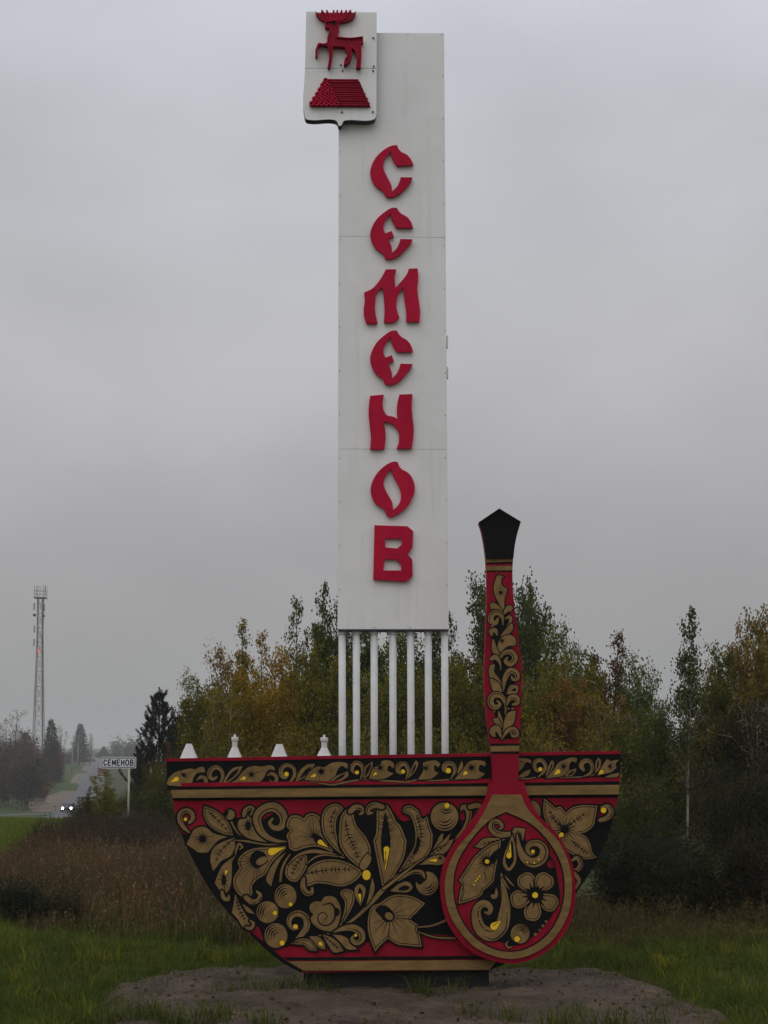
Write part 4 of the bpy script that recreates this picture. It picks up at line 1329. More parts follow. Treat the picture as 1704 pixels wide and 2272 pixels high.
VAR = {
    'bushy1': (broadleaf(1, 5.6, 2.9, 'bushy', 14000, .1, .08), 5.6, 2.9), 'bushy2': (broadleaf(2, 5.4, 3.1, 'bushy', 14000, .1, .08, 'birch'), 5.4, 3.1), 'bushy3': (broadleaf(3, 5.8, 2.7, 'bushy', 13000, .1, .08), 5.8, 2.7),
    'aspen1': (broadleaf(4, 6.4, 2.2, 'aspen', 8500, .1, .085), 6.4, 2.2), 'aspen2': (broadleaf(5, 6.2, 2.3, 'aspen', 8500, .1, .085), 6.2, 2.3), 'aspen3': (broadleaf(17, 6.3, 2.4, 'aspen', 8000, .1, .085), 6.3, 2.4),
    'slender': (broadleaf(6, 5.8, 2.3, 'slender', 2900, .095, .08, 'birch2', .055, .22), 5.8, 2.3), 'sparse': (broadleaf(16, 4.5, 2.4, 'slender', 2000, .075, .06, 'bark', .05, .1), 4.5, 2.4),
    'shrub1': (broadleaf(7, 2.6, 2.6, 'shrub', 7000, .075, .05), 2.6, 2.6), 'shrub2': (broadleaf(8, 2.4, 2.8, 'shrub', 7000, .075, .05), 2.4, 2.8),
    'pine': (conifer(9, 6.2, 4.0, 'pine', 30000, .15, .026), 6.2, 4.0), 'spruce': (conifer(10, 6.0, 3.0, 'spruce', 14000, .16, .03), 6.0, 3.0),
    'far1': (broadleaf(11, 15, 9, 'bushy', 3200, .50, .34), 15, 9), 'far2': (broadleaf(12, 14, 8, 'bushy', 2800, .50, .34), 14, 8), 'far_bare': (broadleaf(13, 17, 11, 'bare', 1500, .34, .22, r0=.22), 17, 11),
    'far_fir': (conifer(14, 15, 6, 'spruce', 5000, .7, .16), 15, 6), 'far_bush': (broadleaf(15, 7, 9, 'shrub', 3600, .42, .28), 7, 9),
}
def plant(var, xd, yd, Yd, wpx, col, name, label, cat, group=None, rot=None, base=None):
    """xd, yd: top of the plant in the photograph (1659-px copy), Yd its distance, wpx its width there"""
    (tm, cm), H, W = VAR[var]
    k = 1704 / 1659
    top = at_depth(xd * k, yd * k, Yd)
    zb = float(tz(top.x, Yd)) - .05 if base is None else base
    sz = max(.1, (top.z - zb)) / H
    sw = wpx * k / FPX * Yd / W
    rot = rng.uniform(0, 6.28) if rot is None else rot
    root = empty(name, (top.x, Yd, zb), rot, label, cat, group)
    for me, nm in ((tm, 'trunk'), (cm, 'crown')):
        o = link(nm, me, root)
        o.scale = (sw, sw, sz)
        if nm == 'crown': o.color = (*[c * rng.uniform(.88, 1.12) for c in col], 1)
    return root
GRN, DGRN, OLV, YLW, ORG, BRN = (.108, .120, .018), (.062, .080, .018), (.165, .140, .016), (.29, .19, .016), (.24, .12, .018), (.20, .138, .030)
THK = 'young trees of the thicket behind the monument'
def tr(v, x, y, Y, w_, c, lab, nm='birch_tree', cat='tree', grp=THK, **k): return plant(v, x, y, Y, w_, c, nm, lab, cat, grp, **k)
HID = {775: 'dark green tree behind the second post from the left, its top hidden by the stele', 845: 'green tree behind the middle post, its top hidden by the stele', 915: 'dark green tree behind the sixth post, its top hidden by the stele',
       800: 'lower olive tree seen between the second and third white posts', 880: 'lower green tree seen behind the fifth white post', 950: 'lower olive tree seen behind the rightmost white posts'}
LOW = {1010: 'low olive tree between the posts and the spoon handle', 1085: 'low olive tree directly behind the lower spoon handle', 1150: 'low olive tree just right of the lower spoon handle', 1225: 'low brown-tinged tree above the right part of the bowl rim',
       1300: 'low olive tree above the right end of the bowl rim', 1370: 'low green tree just beyond the right end of the bowl rim'}
RIMS = {400: 'shrub behind the first cone, at the left end of the rim', 470: 'shrub behind the rim between the first and second cones', 560: 'olive shrub behind the rim between the second and third cones', 650: 'olive shrub behind the rim between the third and fourth cones',
        740: 'green shrub at the foot of the leftmost posts', 830: 'olive shrub at the foot of the middle posts', 920: 'green shrub at the foot of the sixth post', 1010: 'olive shrub between the last post and the spoon handle',
        1110: 'olive shrub behind the neck of the spoon, on its right', 1200: 'brownish shrub behind the rim right of the spoon', 1280: 'olive shrub behind the right end of the rim'}
tr('bushy1', 434, 1464, 41, 100, OLV, 'rounded olive birch at the left end of the thicket, beside the dark spruces')
tr('bushy2', 486, 1402, 43, 108, BRN, 'thinning brownish birch left of the two pointed aspen tips')
tr('aspen1', 532, 1336, 40, 95, OLV, 'aspen with a thin bare pointed tip above the second white cone', 'aspen_tree')
tr('aspen2', 566, 1366, 41.5, 100, YLW, 'yellow-leaved aspen with a pointed tip above the third white cone', 'aspen_tree')
tr('bushy3', 612, 1408, 38.5, 120, YLW, 'bushy yellow-orange birch between the third cone and the stele', rot=1.0)
tr('bushy1', 550, 1460, 37, 140, YLW, 'low golden birch in front of the aspens left of the stele', rot=2.0)
tr('bushy2', 484, 1490, 36.5, 105, OLV, 'low dull olive birch behind the second white cone', rot=3.0)
tr('aspen2', 642, 1296, 40, 105, GRN, 'tall aspen with a ragged narrow top left of the stele', 'aspen_tree')
tr('aspen3', 684, 1264, 42, 120, DGRN, 'tallest dark aspen with a thin twig tip close left of the stele', 'aspen_tree', rot=4)
tr('bushy1', 722, 1306, 39, 110, DGRN, 'dark aspen half hidden by the left edge of the stele', 'aspen_tree', rot=3)
tr('bushy3', 690, 1400, 36, 140, OLV, 'orange-tinged birch in front of the aspens at the leftmost posts', rot=5)
for x, y, Y, v, c in ((775, 1345, 41, 'bushy1', DGRN), (845, 1350, 43, 'bushy2', GRN), (915, 1345, 40.5, 'bushy3', DGRN), (800, 1450, 36, 'bushy2', OLV), (880, 1440, 35.5, 'bushy1', GRN), (950, 1430, 36.5, 'bushy3', OLV)):
    tr(v, x, y, Y, 140, c, HID[x])
tr('aspen3', 982, 1330, 42, 80, DGRN, 'dark aspen peeping out at the right edge of the stele', 'aspen_tree', rot=1)
tr('aspen1', 1034, 1284, 40, 125, DGRN, 'dark aspen with a ragged top left of the spoon handle', 'aspen_tree', rot=2)
tr('bushy3', 1080, 1246, 43, 150, DGRN, 'broad dark aspen standing straight behind the spoon handle', 'aspen_tree', rot=5.5)
tr('bushy1', 1128, 1262, 41, 150, DGRN, 'tall dark aspen just right of the spoon handle', 'aspen_tree', rot=.4)
tr('aspen1', 1172, 1306, 42, 140, GRN, 'second dark aspen to the right of the spoon handle', 'aspen_tree', rot=.9)
tr('bushy2', 1220, 1348, 40, 130, GRN, 'green birch between the spoon handle and the orange-tipped birch', rot=2.2)
tr('bushy1', 1266, 1420, 38, 130, OLV, 'lower olive birch in the dip left of the orange-tipped birch', rot=.5)
tr('aspen2', 1322, 1366, 38, 120, (.10, .066, .022), 'birch with an orange-tinged pointed tip right of the spoon', rot=1.5)
tr('bushy3', 1366, 1424, 40, 120, GRN, 'green birch right beside the orange-tipped birch', rot=4.4)
tr('bushy2', 1402, 1480, 36, 110, DGRN, 'dark birch at the narrow gap in the skyline', rot=2.4)
for x, y, Y, v, c in ((1010, 1440, 36, 'bushy1', OLV), (1085, 1420, 36.5, 'bushy2', OLV), (1150, 1440, 35, 'bushy3', OLV), (1225, 1470, 35, 'bushy1', BRN), (1300, 1500, 34.5, 'bushy2', OLV), (1370, 1540, 34, 'bushy3', GRN)):
    tr(v, x, y, Y, 140, c, LOW[x])
tr('slender', 1468, 1303, 31, 130, DGRN, 'slender birch with a pale trunk standing alone above the gap', rot=1.2)
tr('bushy3', 1440, 1545, 32.5, 110, DGRN, 'small dark birch at the foot of the slender pale birch', rot=.3)
tr('bushy3', 1530, 1402, 37, 130, GRN, 'green birch right of the slender pale-trunked birch', rot=1.9)
tr('bushy2', 1580, 1398, 40, 120, OLV, 'olive birch between two green birches near the right edge', rot=.2)
tr('bushy1', 1622, 1352, 38, 130, BRN, 'tall brownish-yellow birch near the right edge of the photo', rot=2.9)
tr('bushy3', 1672, 1322, 36, 150, BRN, 'tallest brown-tinged birch cut by the right edge of the photo', rot=5.1)
tr('bushy2', 1500, 1560, 33, 130, OLV, 'low olive birch below the slender pale birch', rot=4.1)
tr('bushy1', 1570, 1530, 32.5, 140, (.05, .046, .018), 'low brownish birch in front near the right edge', rot=4.6)
tr('bushy2', 1640, 1510, 32, 150, (.058, .05, .018), 'low rust-tinged birch at the right edge', rot=1.1)
# dark shrubs along the right
SHR = 'dark shrubs right of the monument'
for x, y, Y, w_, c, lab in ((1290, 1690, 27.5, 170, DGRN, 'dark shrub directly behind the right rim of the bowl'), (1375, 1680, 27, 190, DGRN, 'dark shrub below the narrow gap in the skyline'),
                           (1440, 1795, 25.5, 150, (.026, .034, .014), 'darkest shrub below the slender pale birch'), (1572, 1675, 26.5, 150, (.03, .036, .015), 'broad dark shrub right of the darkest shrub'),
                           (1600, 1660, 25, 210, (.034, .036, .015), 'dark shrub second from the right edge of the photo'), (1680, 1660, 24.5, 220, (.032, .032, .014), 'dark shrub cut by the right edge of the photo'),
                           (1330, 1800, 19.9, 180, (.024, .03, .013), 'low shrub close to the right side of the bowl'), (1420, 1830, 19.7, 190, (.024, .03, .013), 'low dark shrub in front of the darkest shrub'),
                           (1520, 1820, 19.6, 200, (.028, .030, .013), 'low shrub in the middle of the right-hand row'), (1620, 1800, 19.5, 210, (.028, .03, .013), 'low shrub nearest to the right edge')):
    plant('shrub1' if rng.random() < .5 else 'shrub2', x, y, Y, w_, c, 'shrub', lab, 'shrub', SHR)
# infill shrubs behind the bowl (seen under the posts and beside the rim)
for x, y, Y, w_, c in ((400, 1640, 36, 150, DGRN), (470, 1620, 34, 160, GRN), (560, 1600, 33.5, 170, OLV), (650, 1600, 33, 170, OLV), (740, 1590, 33, 170, GRN), (830, 1590, 32.5, 170, OLV),
                       (920, 1580, 32.5, 170, GRN), (1010, 1590, 32, 170, OLV), (1110, 1580, 32, 170, OLV), (1200, 1590, 31, 170, BRN), (1280, 1610, 30, 170, OLV)):
    plant('shrub1' if rng.random() < .5 else 'shrub2', x, y, Y, w_, c, 'shrub', RIMS[x], 'shrub', 'shrubs behind the bowl rim')

# conifers and bushes by the town sign
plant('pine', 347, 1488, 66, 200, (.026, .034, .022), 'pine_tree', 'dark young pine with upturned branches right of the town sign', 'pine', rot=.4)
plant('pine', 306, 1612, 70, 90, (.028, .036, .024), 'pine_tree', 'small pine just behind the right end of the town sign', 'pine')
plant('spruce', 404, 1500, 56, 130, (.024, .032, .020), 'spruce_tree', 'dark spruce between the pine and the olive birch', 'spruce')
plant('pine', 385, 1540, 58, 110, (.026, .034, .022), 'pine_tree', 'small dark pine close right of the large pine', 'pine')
for x, y, Y, w_, c, v, lab in ((372, 1600, 50, 50, (.14, .07, .03), 'aspen1', 'small rusty-orange bush just above the left end of the bowl rim'),
                              (345, 1650, 49, 80, (.11, .12, .02), 'shrub1', 'yellow-green bush between the sign post and the bowl'),
                              (305, 1690, 68, 100, DGRN, 'shrub2', 'dark bush behind the sign post'),
                              (355, 1700, 40, 110, (.04, .05, .016), 'shrub1', 'green bush touching the left edge of the bowl'),
                              (230, 1664, 55, 62, (.21, .175, .025), 'aspen2', 'yellow young birch in front of the left end of the town sign'),
                              (212, 1700, 56, 44, (.18, .14, .025), 'aspen3', 'second small yellowish birch left of the sign'),
                              (188, 1698, 54, 44, (.085, .09, .02), 'aspen1', 'small green birch sapling in front of the road'),
                              (172, 1722, 53, 46, (.035, .045, .018), 'aspen3', 'dark little birch sapling right beside the lit car'),
                              (250, 1722, 67, 80, (.09, .09, .018), 'shrub2', 'olive bush under the town sign'),
                              (215, 1775, 46, 90, (.034, .042, .015), 'shrub1', 'dark bush at the foot of the saplings'),
                              (295, 1800, 42, 120, (.036, .04, .016), 'shrub2', 'dull bush at the foot of the sign post'),
                              (370, 1790, 36, 110, (.034, .042, .014), 'shrub1', 'dark bush beside the bowl above the dry grass')):
    plant(v, x, y, Y, w_, c, 'bush' if 'bush' in lab else 'birch_sapling', lab, 'bush' if 'bush' in lab else 'tree')
plant('shrub2', 48, 1895, 20, 190, (.022, .034, .014), 'nettle_clump', 'dark green leafy clump at the left edge between dry grass and lawn', 'bush')
plant('shrub1', 125, 1930, 19.8, 130, (.026, .036, .014), 'nettle_clump', 'smaller dark leafy clump right of the larger one', 'bush')

# far trees on the left, fading into the haze
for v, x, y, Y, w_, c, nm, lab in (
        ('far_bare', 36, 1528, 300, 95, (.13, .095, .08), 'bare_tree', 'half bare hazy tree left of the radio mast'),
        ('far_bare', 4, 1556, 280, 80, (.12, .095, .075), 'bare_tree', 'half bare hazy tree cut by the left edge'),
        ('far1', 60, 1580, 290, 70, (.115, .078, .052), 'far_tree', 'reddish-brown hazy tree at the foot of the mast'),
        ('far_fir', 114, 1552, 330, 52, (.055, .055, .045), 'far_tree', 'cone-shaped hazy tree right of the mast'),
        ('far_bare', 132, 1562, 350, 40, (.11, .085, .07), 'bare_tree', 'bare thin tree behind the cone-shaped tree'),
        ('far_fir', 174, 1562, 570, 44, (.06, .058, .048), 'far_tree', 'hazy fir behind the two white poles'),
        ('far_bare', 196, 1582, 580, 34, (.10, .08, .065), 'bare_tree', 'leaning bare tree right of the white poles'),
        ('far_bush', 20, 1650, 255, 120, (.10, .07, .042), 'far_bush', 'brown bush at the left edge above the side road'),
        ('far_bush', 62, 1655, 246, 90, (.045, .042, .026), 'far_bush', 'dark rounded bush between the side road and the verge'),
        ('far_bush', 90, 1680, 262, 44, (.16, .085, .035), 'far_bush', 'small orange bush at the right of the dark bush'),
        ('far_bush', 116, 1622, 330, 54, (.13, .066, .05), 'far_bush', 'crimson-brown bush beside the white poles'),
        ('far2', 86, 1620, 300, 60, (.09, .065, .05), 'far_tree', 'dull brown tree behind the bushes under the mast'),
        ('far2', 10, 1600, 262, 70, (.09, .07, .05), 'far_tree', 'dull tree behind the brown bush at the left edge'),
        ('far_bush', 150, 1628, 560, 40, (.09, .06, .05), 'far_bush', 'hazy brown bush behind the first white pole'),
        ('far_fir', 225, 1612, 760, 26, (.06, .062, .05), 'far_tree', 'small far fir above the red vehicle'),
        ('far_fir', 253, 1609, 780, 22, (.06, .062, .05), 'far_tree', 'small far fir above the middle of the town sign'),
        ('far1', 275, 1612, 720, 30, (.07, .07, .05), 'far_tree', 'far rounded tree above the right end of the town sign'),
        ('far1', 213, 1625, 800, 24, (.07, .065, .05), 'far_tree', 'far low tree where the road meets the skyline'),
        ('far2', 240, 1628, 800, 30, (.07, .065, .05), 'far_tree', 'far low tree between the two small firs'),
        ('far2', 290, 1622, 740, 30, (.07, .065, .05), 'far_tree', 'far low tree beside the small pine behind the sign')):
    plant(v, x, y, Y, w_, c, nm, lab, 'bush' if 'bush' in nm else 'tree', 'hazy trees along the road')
# the far wood: one mass along the skyline
C = []
r = np.random.default_rng(21)
for k in range(420):
    y = r.uniform(820, 1150); x = r.uniform(-420, 420)
    if abs(x - float(road_x(y))) < 14: continue
    h = r.uniform(7, 13); w_ = r.uniform(2, 4)
    q = r.standard_normal((70, 3)) * [w_ * .5, w_ * .5, h * .22] + [x, y, h * .5]
    q[:, 2] = np.abs(q[:, 2]) + float(tz(x, y)); C.append(q)
for k in range(170):
    y = r.uniform(270, 620); x = float(road_x(y)) - r.uniform(26, 90)
    h = r.uniform(4, 8); w_ = r.uniform(2, 4)
    q = r.standard_normal((90, 3)) * [w_ * .5, w_ * .5, h * .24] + [x, y, h * .45]
    q[:, 2] = np.abs(q[:, 2]) + float(tz(x, y)); C.append(q)
C = np.concatenate(C)
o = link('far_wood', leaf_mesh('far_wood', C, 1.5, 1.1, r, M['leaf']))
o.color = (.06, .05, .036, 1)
tag(o, 'hazy far wood along the skyline', 'wood', kind='stuff')

# ------------------------------------------------------------------ grasses
def blades(name, x, y, h, wd, col, lean, label, m, seed=0, zoff=0.0, zf=None, curl=.5, heads=False, cat='grass', patch=None):
    r = np.random.default_rng(seed)
    n = len(x)
    z = (tz(x, y) if zf is None else zf(x, y)) + zoff - .01
    a = r.uniform(0, 2 * pi, n)
    dx, dy = np.cos(a), np.sin(a)
    ln = h * np.abs(r.normal(lean, lean * .5, n))
    b = r.uniform(0, 2 * pi, n)
    sx, sy = np.cos(b) * wd / 2, np.sin(b) * wd / 2
    base = np.stack([x, y, z], -1)
    mid = base + np.stack([dx * ln * .3, dy * ln * .3, h * .58], -1)
    tip = base + np.stack([dx * ln, dy * ln, h * (1 - curl * np.minimum(ln / h, 1) * .5)], -1)
    S = np.stack([sx, sy, np.zeros(n)], -1)
    V = np.stack([base - S, base + S, mid - S * .8, mid + S * .8, tip], 1).reshape(-1, 3)
    k = np.arange(n)[:, None] * 5
    Q = k + np.array([[0, 1, 3, 2]]); T = k + np.array([[2, 3, 4]])
    tint = np.clip((.45 if patch is None else patch) + r.normal(0, .2, n), 0, 1)
    FF, TT = [Q, T], [tint, tint]
    if heads:
        sel = np.arange(n)[r.random(n) < heads]
        V2, F2, T2 = [], [], []
        q = len(V)
        for rep in range(6):
            c = tip[sel] + r.standard_normal((len(sel), 3)) * [.012, .012, .045] - [0, 0, .03]
            L = unit(r.standard_normal((len(sel), 3)) * [.4, .4, 1]) * .045
            W_ = unit(r.standard_normal((len(sel), 3))) * .009
            V2.append(np.stack([c - L * .5, c + W_, c + L * .5, c - W_], 1).reshape(-1, 3))
            F2.append(q + np.arange(4 * len(sel)).reshape(-1, 4)); q += 4 * len(sel)
            T2.append(np.clip(tint[sel] + .1, 0, 1))
        V = np.concatenate([V] + V2); FF += F2; TT += T2
    o = link(name, np_mesh(name, V, FF, [m], np.concatenate(TT)))
    o.color = (*col, 1)
    return tag(o, label, cat, kind='stuff')
r = np.random.default_rng(31)
def off_mound(x, y, lim=.97):
    _, f = mound_z(x, y)
    return f > lim - r.uniform(0, .05, len(x))
# lawn round the mound
n = 190000
y = 11.3 + r.random(n) ** 1.1 * 9.2; x = r.uniform(-.30, .30, n) * y * 1.02
ok = off_mound(x, y); x, y = x[ok], y[ok]
patch = .5 + .5 * np.sin(x * 1.9 + 1) * np.sin(y * 1.5 + .4) + .25 * np.sin(x * 4.1 + y * 3)
h = (.05 + .08 * r.random(len(x))) * (.65 + .6 * np.clip(patch, 0, 1.2))
def mottle(x, y, s, q=0):
    return (np.sin(x * s + 1.1 + q) * np.sin(y * s * 1.13 + q * 2) + np.sin(x * s * 2.3 + y * s * .7 + q) * .6 + np.sin(y * s * 2.9 - x * s * 1.3 + 2 * q) * .5) / 2.1
h = h * (1 + .55 * mottle(x, y, 3.1)); 
blades('grass', x, y, h, .0075, (.090, .120, .018), .55, 'short green grass around the dirt mound', M['grass'], 1, patch=.42 + .34 * mottle(x, y, 2.2, 1))
# longer tufts
cx2 = r.uniform(-1, 1, 520); cy2 = 11.5 + r.random(520) * 8.6; cx2 = cx2 * cy2 * .29
k = np.repeat(np.arange(520), 46); x = cx2[k] + r.normal(0, .07, len(k)); y = cy2[k] + r.normal(0, .07, len(k))
ok = off_mound(x, y, 1.0); x, y = x[ok], y[ok]
blades('long_grass', x, y, r.uniform(.09, .26, len(x)), .008, (.100, .128, .020), .6, 'longer green tufts of grass on the lawn', M['grass'], 2, patch=.45 + .4 * r.standard_normal(520)[k][ok] * .6)
# tufts creeping over the mound and at the plinth
cx2 = np.concatenate([r.uniform(-2.1, 2.2, 16), r.uniform(-1.4, .9, 10), r.uniform(-2.15, -1.1, 16)]); cy2 = np.concatenate([r.uniform(12.2, 12.75, 16), r.uniform(13.95, 14.15, 10), r.uniform(12.35, 12.9, 16)])
k = np.repeat(np.arange(len(cx2)), 34); x = cx2[k] + r.normal(0, .06, len(k)); y = cy2[k] + r.normal(0, .05, len(k))
blades('grass_tufts', x, y, r.uniform(.05, .24, len(x)), .007, (.085, .105, .02), .7, 'thin grass tufts growing out of the dirt mound', M['grass'], 3, zf=lambda a, b: mound_z(a, b)[0])
def top_limit(x, y, r):
    """the stand of tall grass thins out and gets lower towards the green slope on the left"""
    q = -x / y
    s = np.interp(q, [.0, .19, .208, .2155, .245], [-.044, -.044, -.046, -.053, -.069])
    return ZC + s * y - tz(x, y) + .2 * np.sin(x * 2.1) * np.sin(y * .9 + x) + .12 * np.sin(x * 5.3 + y) + r.normal(0, .10, len(x)) + np.where(r.random(len(x)) < .04, .3, 0)
# ragged edge of the mound
n = 90000
x = cx_ + r.uniform(-1.05, 1.05, n) * rx_ * 1.02; y = 12.2 + r.random(n) * 4.1
_, f = mound_z(x, y)
ok = (f > .72) & (f < 1.02) & (r.random(n) < np.clip((f - .74) / .26, 0, 1) ** 2.2 * (.55 + .6 * mottle(x, y, 3.7, 4))); x, y = x[ok], y[ok]
blades('edge_grass', x, y, r.uniform(.02, .10, len(x)), .006, (.095, .105, .028), .8, 'sparse short grass creeping over the edge of the mound', M['grass'], 12, zf=lambda a, b: mound_z(a, b)[0])
# tall dry grass on the left, thinner on the right
n = 105000
y = 17.3 + r.random(n) ** 1.2 * 17; x = -y * r.uniform(.015, .26, n)
dens = np.sin(x * 1.3 + y * .8) * .5 + .6
edge_ = y > 17.7 + .35 * np.sin(x * 1.9) + .2 * np.sin(x * 5.1) + np.clip((-x - 2.7) * 1.3, 0, 3)
ok = edge_ & (r.random(n) < np.clip(dens + .35, 0, 1))
x, y = x[ok], y[ok]
h = r.uniform(.45, 1.05, len(x)) * (1 + .25 * np.sin(x * .8 + 2)) * np.clip(1 - (y - 26) / 40, .7, 1) * np.clip((y - 17.2) / 4, .4, 1)
lim = top_limit(x, y, r); ok = lim > .12; x, y, h, lim = x[ok], y[ok], h[ok], lim[ok]; h = np.minimum(h, lim * r.uniform(.75, 1, len(x)))
cl = mottle(x, y, 1.9, 3)
h = h * (.82 + .30 * mottle(x, y, 4.3, 1))
keep = r.random(len(x)) < .62 + .5 * cl; x, y, h, cl = x[keep], y[keep], h[keep], cl[keep]
half = np.clip(r.random(len(x)) + .25 * cl + .22 * np.clip((20.2 - y) / 2, -.5, 1), 0, .999)
for nm, sel, c, lab, sd_ in (('dry_grass', half < .40, (.128, .080, .044), 'tall dry brown grass left of the bowl', 4), ('seed_grass', (half > .40) & (half < .53), (.19, .135, .075), 'pale dry seed stalks standing in the tall grass', 6),
                             ('green_weeds', (half >= .53), (.075, .080, .02), 'dull green weeds mixed into the tall dry grass', 5)):
    blades(nm, x[sel], y[sel], h[sel], .010, c, .26, lab, M['dry'], sd_, patch=.42 + .3 * mottle(x[sel], y[sel], 1.3, 5), heads=.5 if nm != 'green_weeds' else 0)
n = 22000
y = 17.2 + r.random(n) * 4.2; x = y * r.uniform(.0, .27, n)
ok = (y > 17.6 + .3 * np.sin(x * 1.4) + .2 * np.sin(x * 4.3)) & (r.random(n) < .75); x, y = x[ok], y[ok]
blades('dry_grass', x, y, r.uniform(.12, .42, len(x)) * np.clip((y - 16.9) / 2, .5, 1) * (1 + .35 * mottle(x, y, 3.3, 2)), .008, (.095, .075, .03), .3, 'thin straw-coloured dry grass in front of the dark shrubs', M['dry'], 7, heads=.3)
# dark weeds between the tall grass and the sign
n = 26000
y = 28 + r.random(n) * 24; x = -y * r.uniform(.05, .218, n)
ok = ~((x < -y * .195) & (y > 34)); x, y = x[ok], y[ok]
h = np.minimum(r.uniform(.4, 1.1, len(x)), top_limit(x, y, r)); ok = h > .1; x, y, h = x[ok], y[ok], h[ok]
blades('weeds', x, y, h, .016, (.058, .046, .030), .3, 'dark dead weeds on the slope below the town sign', M['dry'], 8, heads=.35)
# green slope on the far left
n = 42000
y = 26 + r.random(n) * 60; x = -y * r.uniform(.155, .27, n)
blades('slope_grass', x, y, r.uniform(.08, .20, len(x)), .02, (.125, .160, .020), .5, 'bright green grass on the slope at the left edge', M['grass'], 9)

# pebbles and fallen leaves on the mound
n = 5500
x = cx_ + r.uniform(-1, 1, n) * rx_; y = 11.6 + r.random(n) * 4.4
z, f = mound_z(x, y); ok = f < .93; x, y, z = x[ok], y[ok], z[ok]; n = len(x)
s_ = np.exp(r.normal(-5.2, .55, n))[:, None]
o8 = np.array([[1, 0, 0], [0, 1, 0], [-1, 0, 0], [0, -1, 0], [0, 0, .7], [0, 0, -.5]])
V = (np.stack([x, y, z + .002], -1)[:, None] + o8[None] * s_[:, None] * r.uniform(.6, 1.4, (n, 6, 1))).reshape(-1, 3)
T = np.array([[0, 1, 4], [1, 2, 4], [2, 3, 4], [3, 0, 4], [1, 0, 5], [2, 1, 5], [3, 2, 5], [0, 3, 5]])
F = (np.arange(n)[:, None, None] * 6 + T[None]).reshape(-1, 3)
M['stone'] = mat('grey_brown_stone', (.085, .070, .058), .9, .5, 40)
o = link('gravel', np_mesh('gravel', V, [F], [M['stone']])); tag(o, 'small stones strewn over the dirt mound', 'gravel', kind='stuff')
n = 420
x = np.concatenate([r.uniform(-2.3, 2.4, 260), r.uniform(-3.5, 3.5, 160)]); y = np.concatenate([r.uniform(12, 15.6, 260), r.uniform(12, 19, 160)])
zm, f = mound_z(x, y)
z = np.where(f < .95, zm, tz(x, y) + .05) + .012
D = r.standard_normal((n, 3)) * [1, 1, .2]
o = link('fallen_leaves', leaf_mesh('fallen_leaves', np.stack([x, y, z], -1), .05, .035, r, M['leaf'], D=D)); o.color = (.11, .07, .022, 1)
tag(o, 'fallen yellow-brown leaves scattered on mound and lawn', 'leaves', kind='stuff')

# ================================================================== ROADSIDE
M['signwhite'] = mat('sign_white', (.84, .86, .88), .45, .05, 5)
M['signblack'] = mat('sign_black', (.012, .012, .014), .5, .1)
M['pole'] = mat('yellowed_post_paint', (.46, .45, .34), .6, .1, 6)
M['mast_red'] = mat('faded_red_steel', (.20, .07, .07), .6, .2, 1)
M['mast_grey'] = mat('grey_steel', (.075, .075, .08), .5, .2, 1)
M['mast_white'] = mat('faded_white_steel', (.22, .22, .22), .6, .1, 1)
Ys = 63.0
k_ = 1.0
A_ = at_depth(60 + 1050 / 6.38, 1640 + 252 / 6.38, Ys); B2 = at_depth(60 + 1545 / 6.38, 1640 + 412 / 6.38, Ys)
w_, h_ = B2.x - A_.x, A_.z - B2.z
xs_, zs_ = (A_.x + B2.x) / 2, (A_.z + B2.z) / 2
pp = at_depth(60 + 1445 / 6.38, 1640 + 430 / 6.38, Ys)
zg = float(tz(pp.x, Ys))
sign = empty('town_sign', (pp.x, Ys, zg - .05), 0, 'white town sign on a single pale post, lettered in black, left of the pine', 'sign')
SX, SZ = xs_ - pp.x, zs_ - (zg - .05)
def rrect(w, h, r_, n=5):
    o = []
    for cx1, cz1, a0 in ((w / 2 - r_, h / 2 - r_, 0), (-w / 2 + r_, h / 2 - r_, 90), (-w / 2 + r_, -h / 2 + r_, 180), (w / 2 - r_, -h / 2 + r_, 270)):
        for i in range(n + 1):
            a = rad(a0 + 90 * i / n); o.append((SX + cx1 + r_ * cos(a), SZ + cz1 + r_ * sin(a)))
    return o
q = MB(); q.extrude([rrect(w_, h_, .05)], -.05, -.02, M['signwhite'], M['mast_grey'], M['mast_grey']); q.build('panel', sign)
q = MB(); q.extrude([rrect(w_ - .05, h_ - .05, .045), rrect(w_ - .12, h_ - .12, .03)], -.054, -.0505, M['signblack']); q.build('border', sign)
q = MB(); q.tube([(0, 0, -.3), (0, 0, SZ + h_ * .42)], .038, M['pole'], 12); q.build('post', sign, True)
lh = h_ * .47
lw = lh * .62
sw_ = lh * .23
GL = {  # strokes on a 1 x 1 cell
    'С': [[(.98, .74), (.86, .90), (.62, 1), (.38, 1), (.14, .88), (.0, .62), (.0, .38), (.14, .12), (.38, 0), (.62, 0), (.86, .10), (.98, .26)]],
    'Е': [[(1, 1), (0, 1), (0, 0), (1, 0)], [(0, .52), (.88, .52)]],
    'М': [[(0, 0), (0, 1), (.5, .25), (1, 1), (1, 0)]],
    'Н': [[(0, 0), (0, 1)], [(1, 0), (1, 1)], [(0, .52), (1, .52)]],
    'О': [[(.38, 0), (.14, .12), (0, .38), (0, .62), (.14, .88), (.38, 1), (.62, 1), (.86, .88), (1, .62), (1, .38), (.86, .12), (.62, 0), (.38, 0)]],
    'В': [[(0, 0), (0, 1), (.66, 1), (.9, .9), (.9, .64), (.66, .53), (0, .53)], [(.66, .53), (1, .42), (1, .12), (.7, 0), (0, 0)]]}
word = 'СЕМЕНОВ'
gap = .045
ws_ = [lw * (1.18 if c in 'МО' else 1.0) for c in word]
tot = sum(ws_) + gap * 6 + sw_ * 6
sc_ = (w_ - .24) / tot
cx0 = SX - (tot * sc_) / 2
